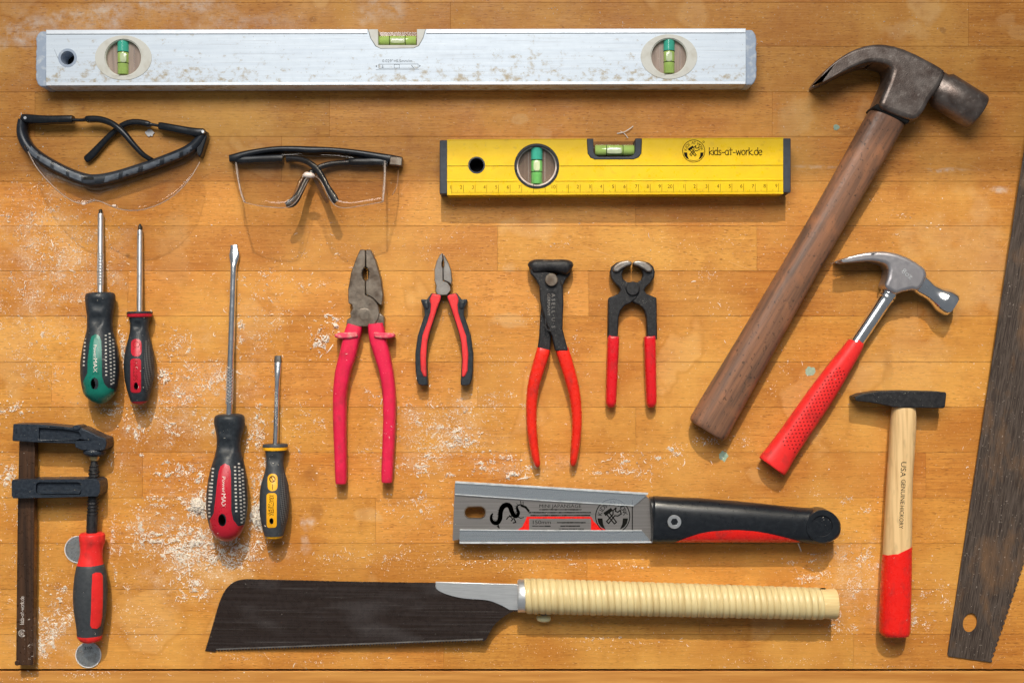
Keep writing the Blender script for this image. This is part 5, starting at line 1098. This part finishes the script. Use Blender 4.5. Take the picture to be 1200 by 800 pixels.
# ------------------------------------------------------------------ sawdust, shavings
bpy.context.view_layer.update()
dg = bpy.context.evaluated_depsgraph_get()
clusters = [  # x, y, sx, sy, count, size
 (215, 640, 22, 16, 520, 1.2), (250, 655, 30, 14, 620, 1.1), (272, 642, 18, 10, 380, 1.1), (225, 690, 14, 9, 320, 1.1), (228, 630, 12, 9, 420, 1.2), (200, 645, 12, 7, 300, 1.1), (166, 620, 9, 16, 320, 1.0), (178, 630, 10, 6, 240, 1.1), (195, 590, 16, 10, 260, 1.0), (195, 552, 12, 8, 200, 1.0), (230, 560, 10, 14, 260, 1.0),
 (234, 592, 6, 6, 900, 1.2), (303, 604, 6, 9, 900, 1.2), (300, 560, 8, 22, 320, 1.0), (290, 640, 14, 10, 200, 1.0), (300, 500, 10, 18, 260, 1.0), (238, 500, 14, 18, 220, .9), (240, 455, 20, 14, 260, .9), (218, 460, 14, 10, 180, .9),
 (141, 418, 3.5, 13, 700, 1.1), (190, 440, 12, 8, 170, 1.3), (198, 415, 18, 22, 240, 1.0), (250, 440, 26, 12, 330, .9), (160, 505, 10, 14, 260, .9), (195, 505, 16, 10, 220, .9), (185, 480, 30, 12, 200, .9), (130, 480, 18, 6, 120, .8),
 (60, 290, 50, 45, 1100, .8), (40, 250, 30, 20, 420, .8), (90, 320, 30, 30, 520, .8), (30, 370, 26, 24, 420, .8), (60, 420, 40, 30, 360, .8), (15, 480, 12, 8, 120, 1.1), (8, 560, 10, 10, 260, 1.0), (30, 610, 20, 60, 240, .8), (60, 735, 14, 14, 460, 1.0), (50, 755, 10, 14, 240, .9), (80, 705, 10, 10, 90, 1.2), (45, 745, 8, 18, 220, .9), (135, 640, 6, 26, 160, .9), (160, 720, 30, 24, 220, .8), (70, 690, 24, 30, 200, .8), (60, 790, 70, 6, 160, .8), (135, 545, 14, 40, 240, .8),
 (376, 394, 9, 12, 150, 1.3), (390, 376, 7, 6, 70, 1.4), (280, 385, 10, 16, 120, 1.1), (330, 400, 40, 50, 340, .8), (340, 330, 50, 30, 220, .8), (345, 500, 26, 40, 260, .8), (470, 500, 30, 30, 380, .9), (520, 490, 26, 18, 420, 1.0), (545, 515, 16, 10, 260, 1.1), (515, 525, 18, 10, 260, 1.0), (490, 550, 26, 10, 260, .9), (590, 545, 24, 10, 260, 1.0), (610, 555, 12, 6, 150, 1.1), (565, 470, 30, 16, 260, .8), (735, 540, 14, 8, 120, 1.0), (785, 535, 10, 7, 110, 1.1), (700, 555, 40, 8, 160, .8), (500, 590, 16, 12, 120, .9), (475, 610, 40, 20, 160, .8), (400, 660, 70, 16, 240, .8), (560, 655, 60, 8, 180, .8), (690, 660, 60, 7, 130, .8),
 (1008, 655, 14, 12, 300, .8), (1002, 690, 18, 14, 300, .8), (955, 680, 22, 8, 260, .8), (985, 730, 14, 12, 160, .8), (1075, 725, 10, 16, 140, .8), (1085, 700, 20, 20, 100, .8), (985, 580, 30, 20, 140, .8), (860, 520, 30, 14, 110, .8), (950, 660, 20, 6, 90, .8),
 (110, 225, 50, 20, 160, .7), (20, 150, 20, 40, 90, .7), (450, 290, 60, 30, 140, .7), (580, 400, 60, 40, 160, .7), (700, 420, 60, 40, 120, .7), (760, 290, 80, 30, 80, .8), (860, 330, 30, 30, 60, .8), (930, 400, 40, 40, 60, .8), (1050, 250, 40, 20, 30, 1.1), (1160, 500, 20, 100, 40, .8), (300, 770, 100, 10, 120, .7), (700, 755, 120, 8, 140, .8), (1000, 770, 120, 10, 90, .7), (1150, 720, 20, 40, 30, .8), (630, 30, 200, 20, 60, .7), (900, 30, 120, 20, 30, .9)]
V, F = [], []
skip = {'lens', 'side_shield', 'lens_rim', 'vial_window', 'nose_pad', 'shield_rim'}
PILES = [(234, 592, 9, 9, 5), (303, 604, 8, 13, 5), (141, 420, 5, 16, 4), (228, 632, 12, 8, 1.6), (222, 690, 12, 8, 1.4), (262, 652, 26, 10, 1.2), (174, 630, 12, 6, 1.2), (540, 514, 12, 7, 1.0), (376, 394, 8, 10, 1.0)]
def flake(x, y, size, keep_on=.12):
    g = W(x, y, 0); h = scene.ray_cast(dg, Vector((g.x, g.y, .5)), Vector((0, 0, -1)))
    z = 0.0
    if h[0]:
        nm = h[4].name.split('.')[0]
        if nm in skip: return
        if h[1].z > .0006:
            if random.random() > keep_on: return
            if h[2].z < .75: return
            size *= .7
        z = h[1].z
    if z < .001:
        z += random.random()**.6*sum(h_*.001*math.exp(-((x - px_)/rx_)**2 - ((y - py_)/ry_)**2) for px_, py_, rx_, ry_, h_ in PILES)
    q = random.random(); a = random.uniform(0, math.pi*2); c, s = math.cos(a), math.sin(a)
    b = len(V); lift = abs(random.gauss(0, .0003))*size
    if q < .60:                       # crumb
        r = random.uniform(.00014, .00040)*size
        k = [random.uniform(.6, 1.3) for _ in range(5)]
        V.append((g.x, g.y, z + lift + r*random.uniform(.5, 1.1)))
        for i in range(5):
            t = i*1.2566 + a; V.append((g.x + math.cos(t)*r*k[i]*1.4, g.y + math.sin(t)*r*k[i], z - .00004 + lift*.4))
        for i in range(5): F.append([b, b + 1 + i, b + 1 + (i + 1) % 5])
    else:                             # curled shaving
        L = random.uniform(.0006, .0021)*size; w = random.uniform(.00016, .00034)*size*(1.5 if q > .94 else 1); cur = random.uniform(-.7, .7)*L; hh = random.uniform(.1, .45)*L
        if q > .985: L *= 2.0
        for t in (-1, -.33, .33, 1):
            u = t*L*.5; vv = cur*(1 - t*t)*.5; zz_ = z + lift + hh*(1 - t*t)*.55
            for sd_ in (-1, 1):
                xx, yy = u, vv + sd_*w*.5*(1.0 if abs(t) < .9 else .5)
                V.append((g.x + xx*c - yy*s, g.y + xx*s + yy*c, zz_ + (.00008 if sd_ > 0 else 0)))
        for i in range(3): F.append([b + 2*i, b + 2*i + 2, b + 2*i + 3, b + 2*i + 1])
for cx, cy, sx, sy, n, sz in clusters:
    # dust gathers in uneven sub-clumps
    subs = [(random.gauss(cx, sx*.75), random.gauss(cy, sy*.75), random.uniform(.15, .5)) for _ in range(max(3, n//28))]
    for _ in range(int(n*1.35)):
        if random.random() < .66:
            u = random.choice(subs); x, y = random.gauss(u[0], sx*u[2]*.55), random.gauss(u[1], sy*u[2]*.55)
        else: x, y = random.gauss(cx, sx*1.25), random.gauss(cy, sy*1.25)
        if -20 < x < 1220 and -20 < y < 812: flake(x, y, 1.18*sz*random.choice((.45, .6, .8, 1, 1, 1.3, 1.7)))
for _ in range(6500):
    x = random.uniform(-10, 1210); y = random.uniform(-10, 808)
    if y < 230 and random.random() < .75: continue
    if x > 650 and random.random() < .5: continue
    flake(x, y, random.choice((.4, .5, .6, .8, 1.0)), .10)
o = build('sawdust', V, F, M['dust'], None, smooth=0, kind='stuff')
tagp(o, 'pale sawdust and curled wood shavings scattered over the bench', 'sawdust')
# two long single shavings and one dark hair on the level
def curl(label, pts, r):
    v, f = tube_geo(P3(cat(pts, 6, False)), r, 6, False, flat=.5); o = build('wood_shaving', v, f, M['dust'], None, smooth=60); tagp(o, label, 'wood shaving', 'long loose shavings')
curl('thin curved wood shaving above the yellow level beside its top vial', [(723, 156.6, .5), (731, 155, 2), (738, 151, 2.5), (742, 148, .6)], .0004)
curl('short wood shaving crossing another above the yellow level', [(727, 153.8, .6), (732, 157, 1.2), (736, 162, .5)], .0003)
curl('pale splinter standing out below the black saw handle', [(933.6, 632, 4), (936, 638, 2), (939, 645.6, .5)], .0005)
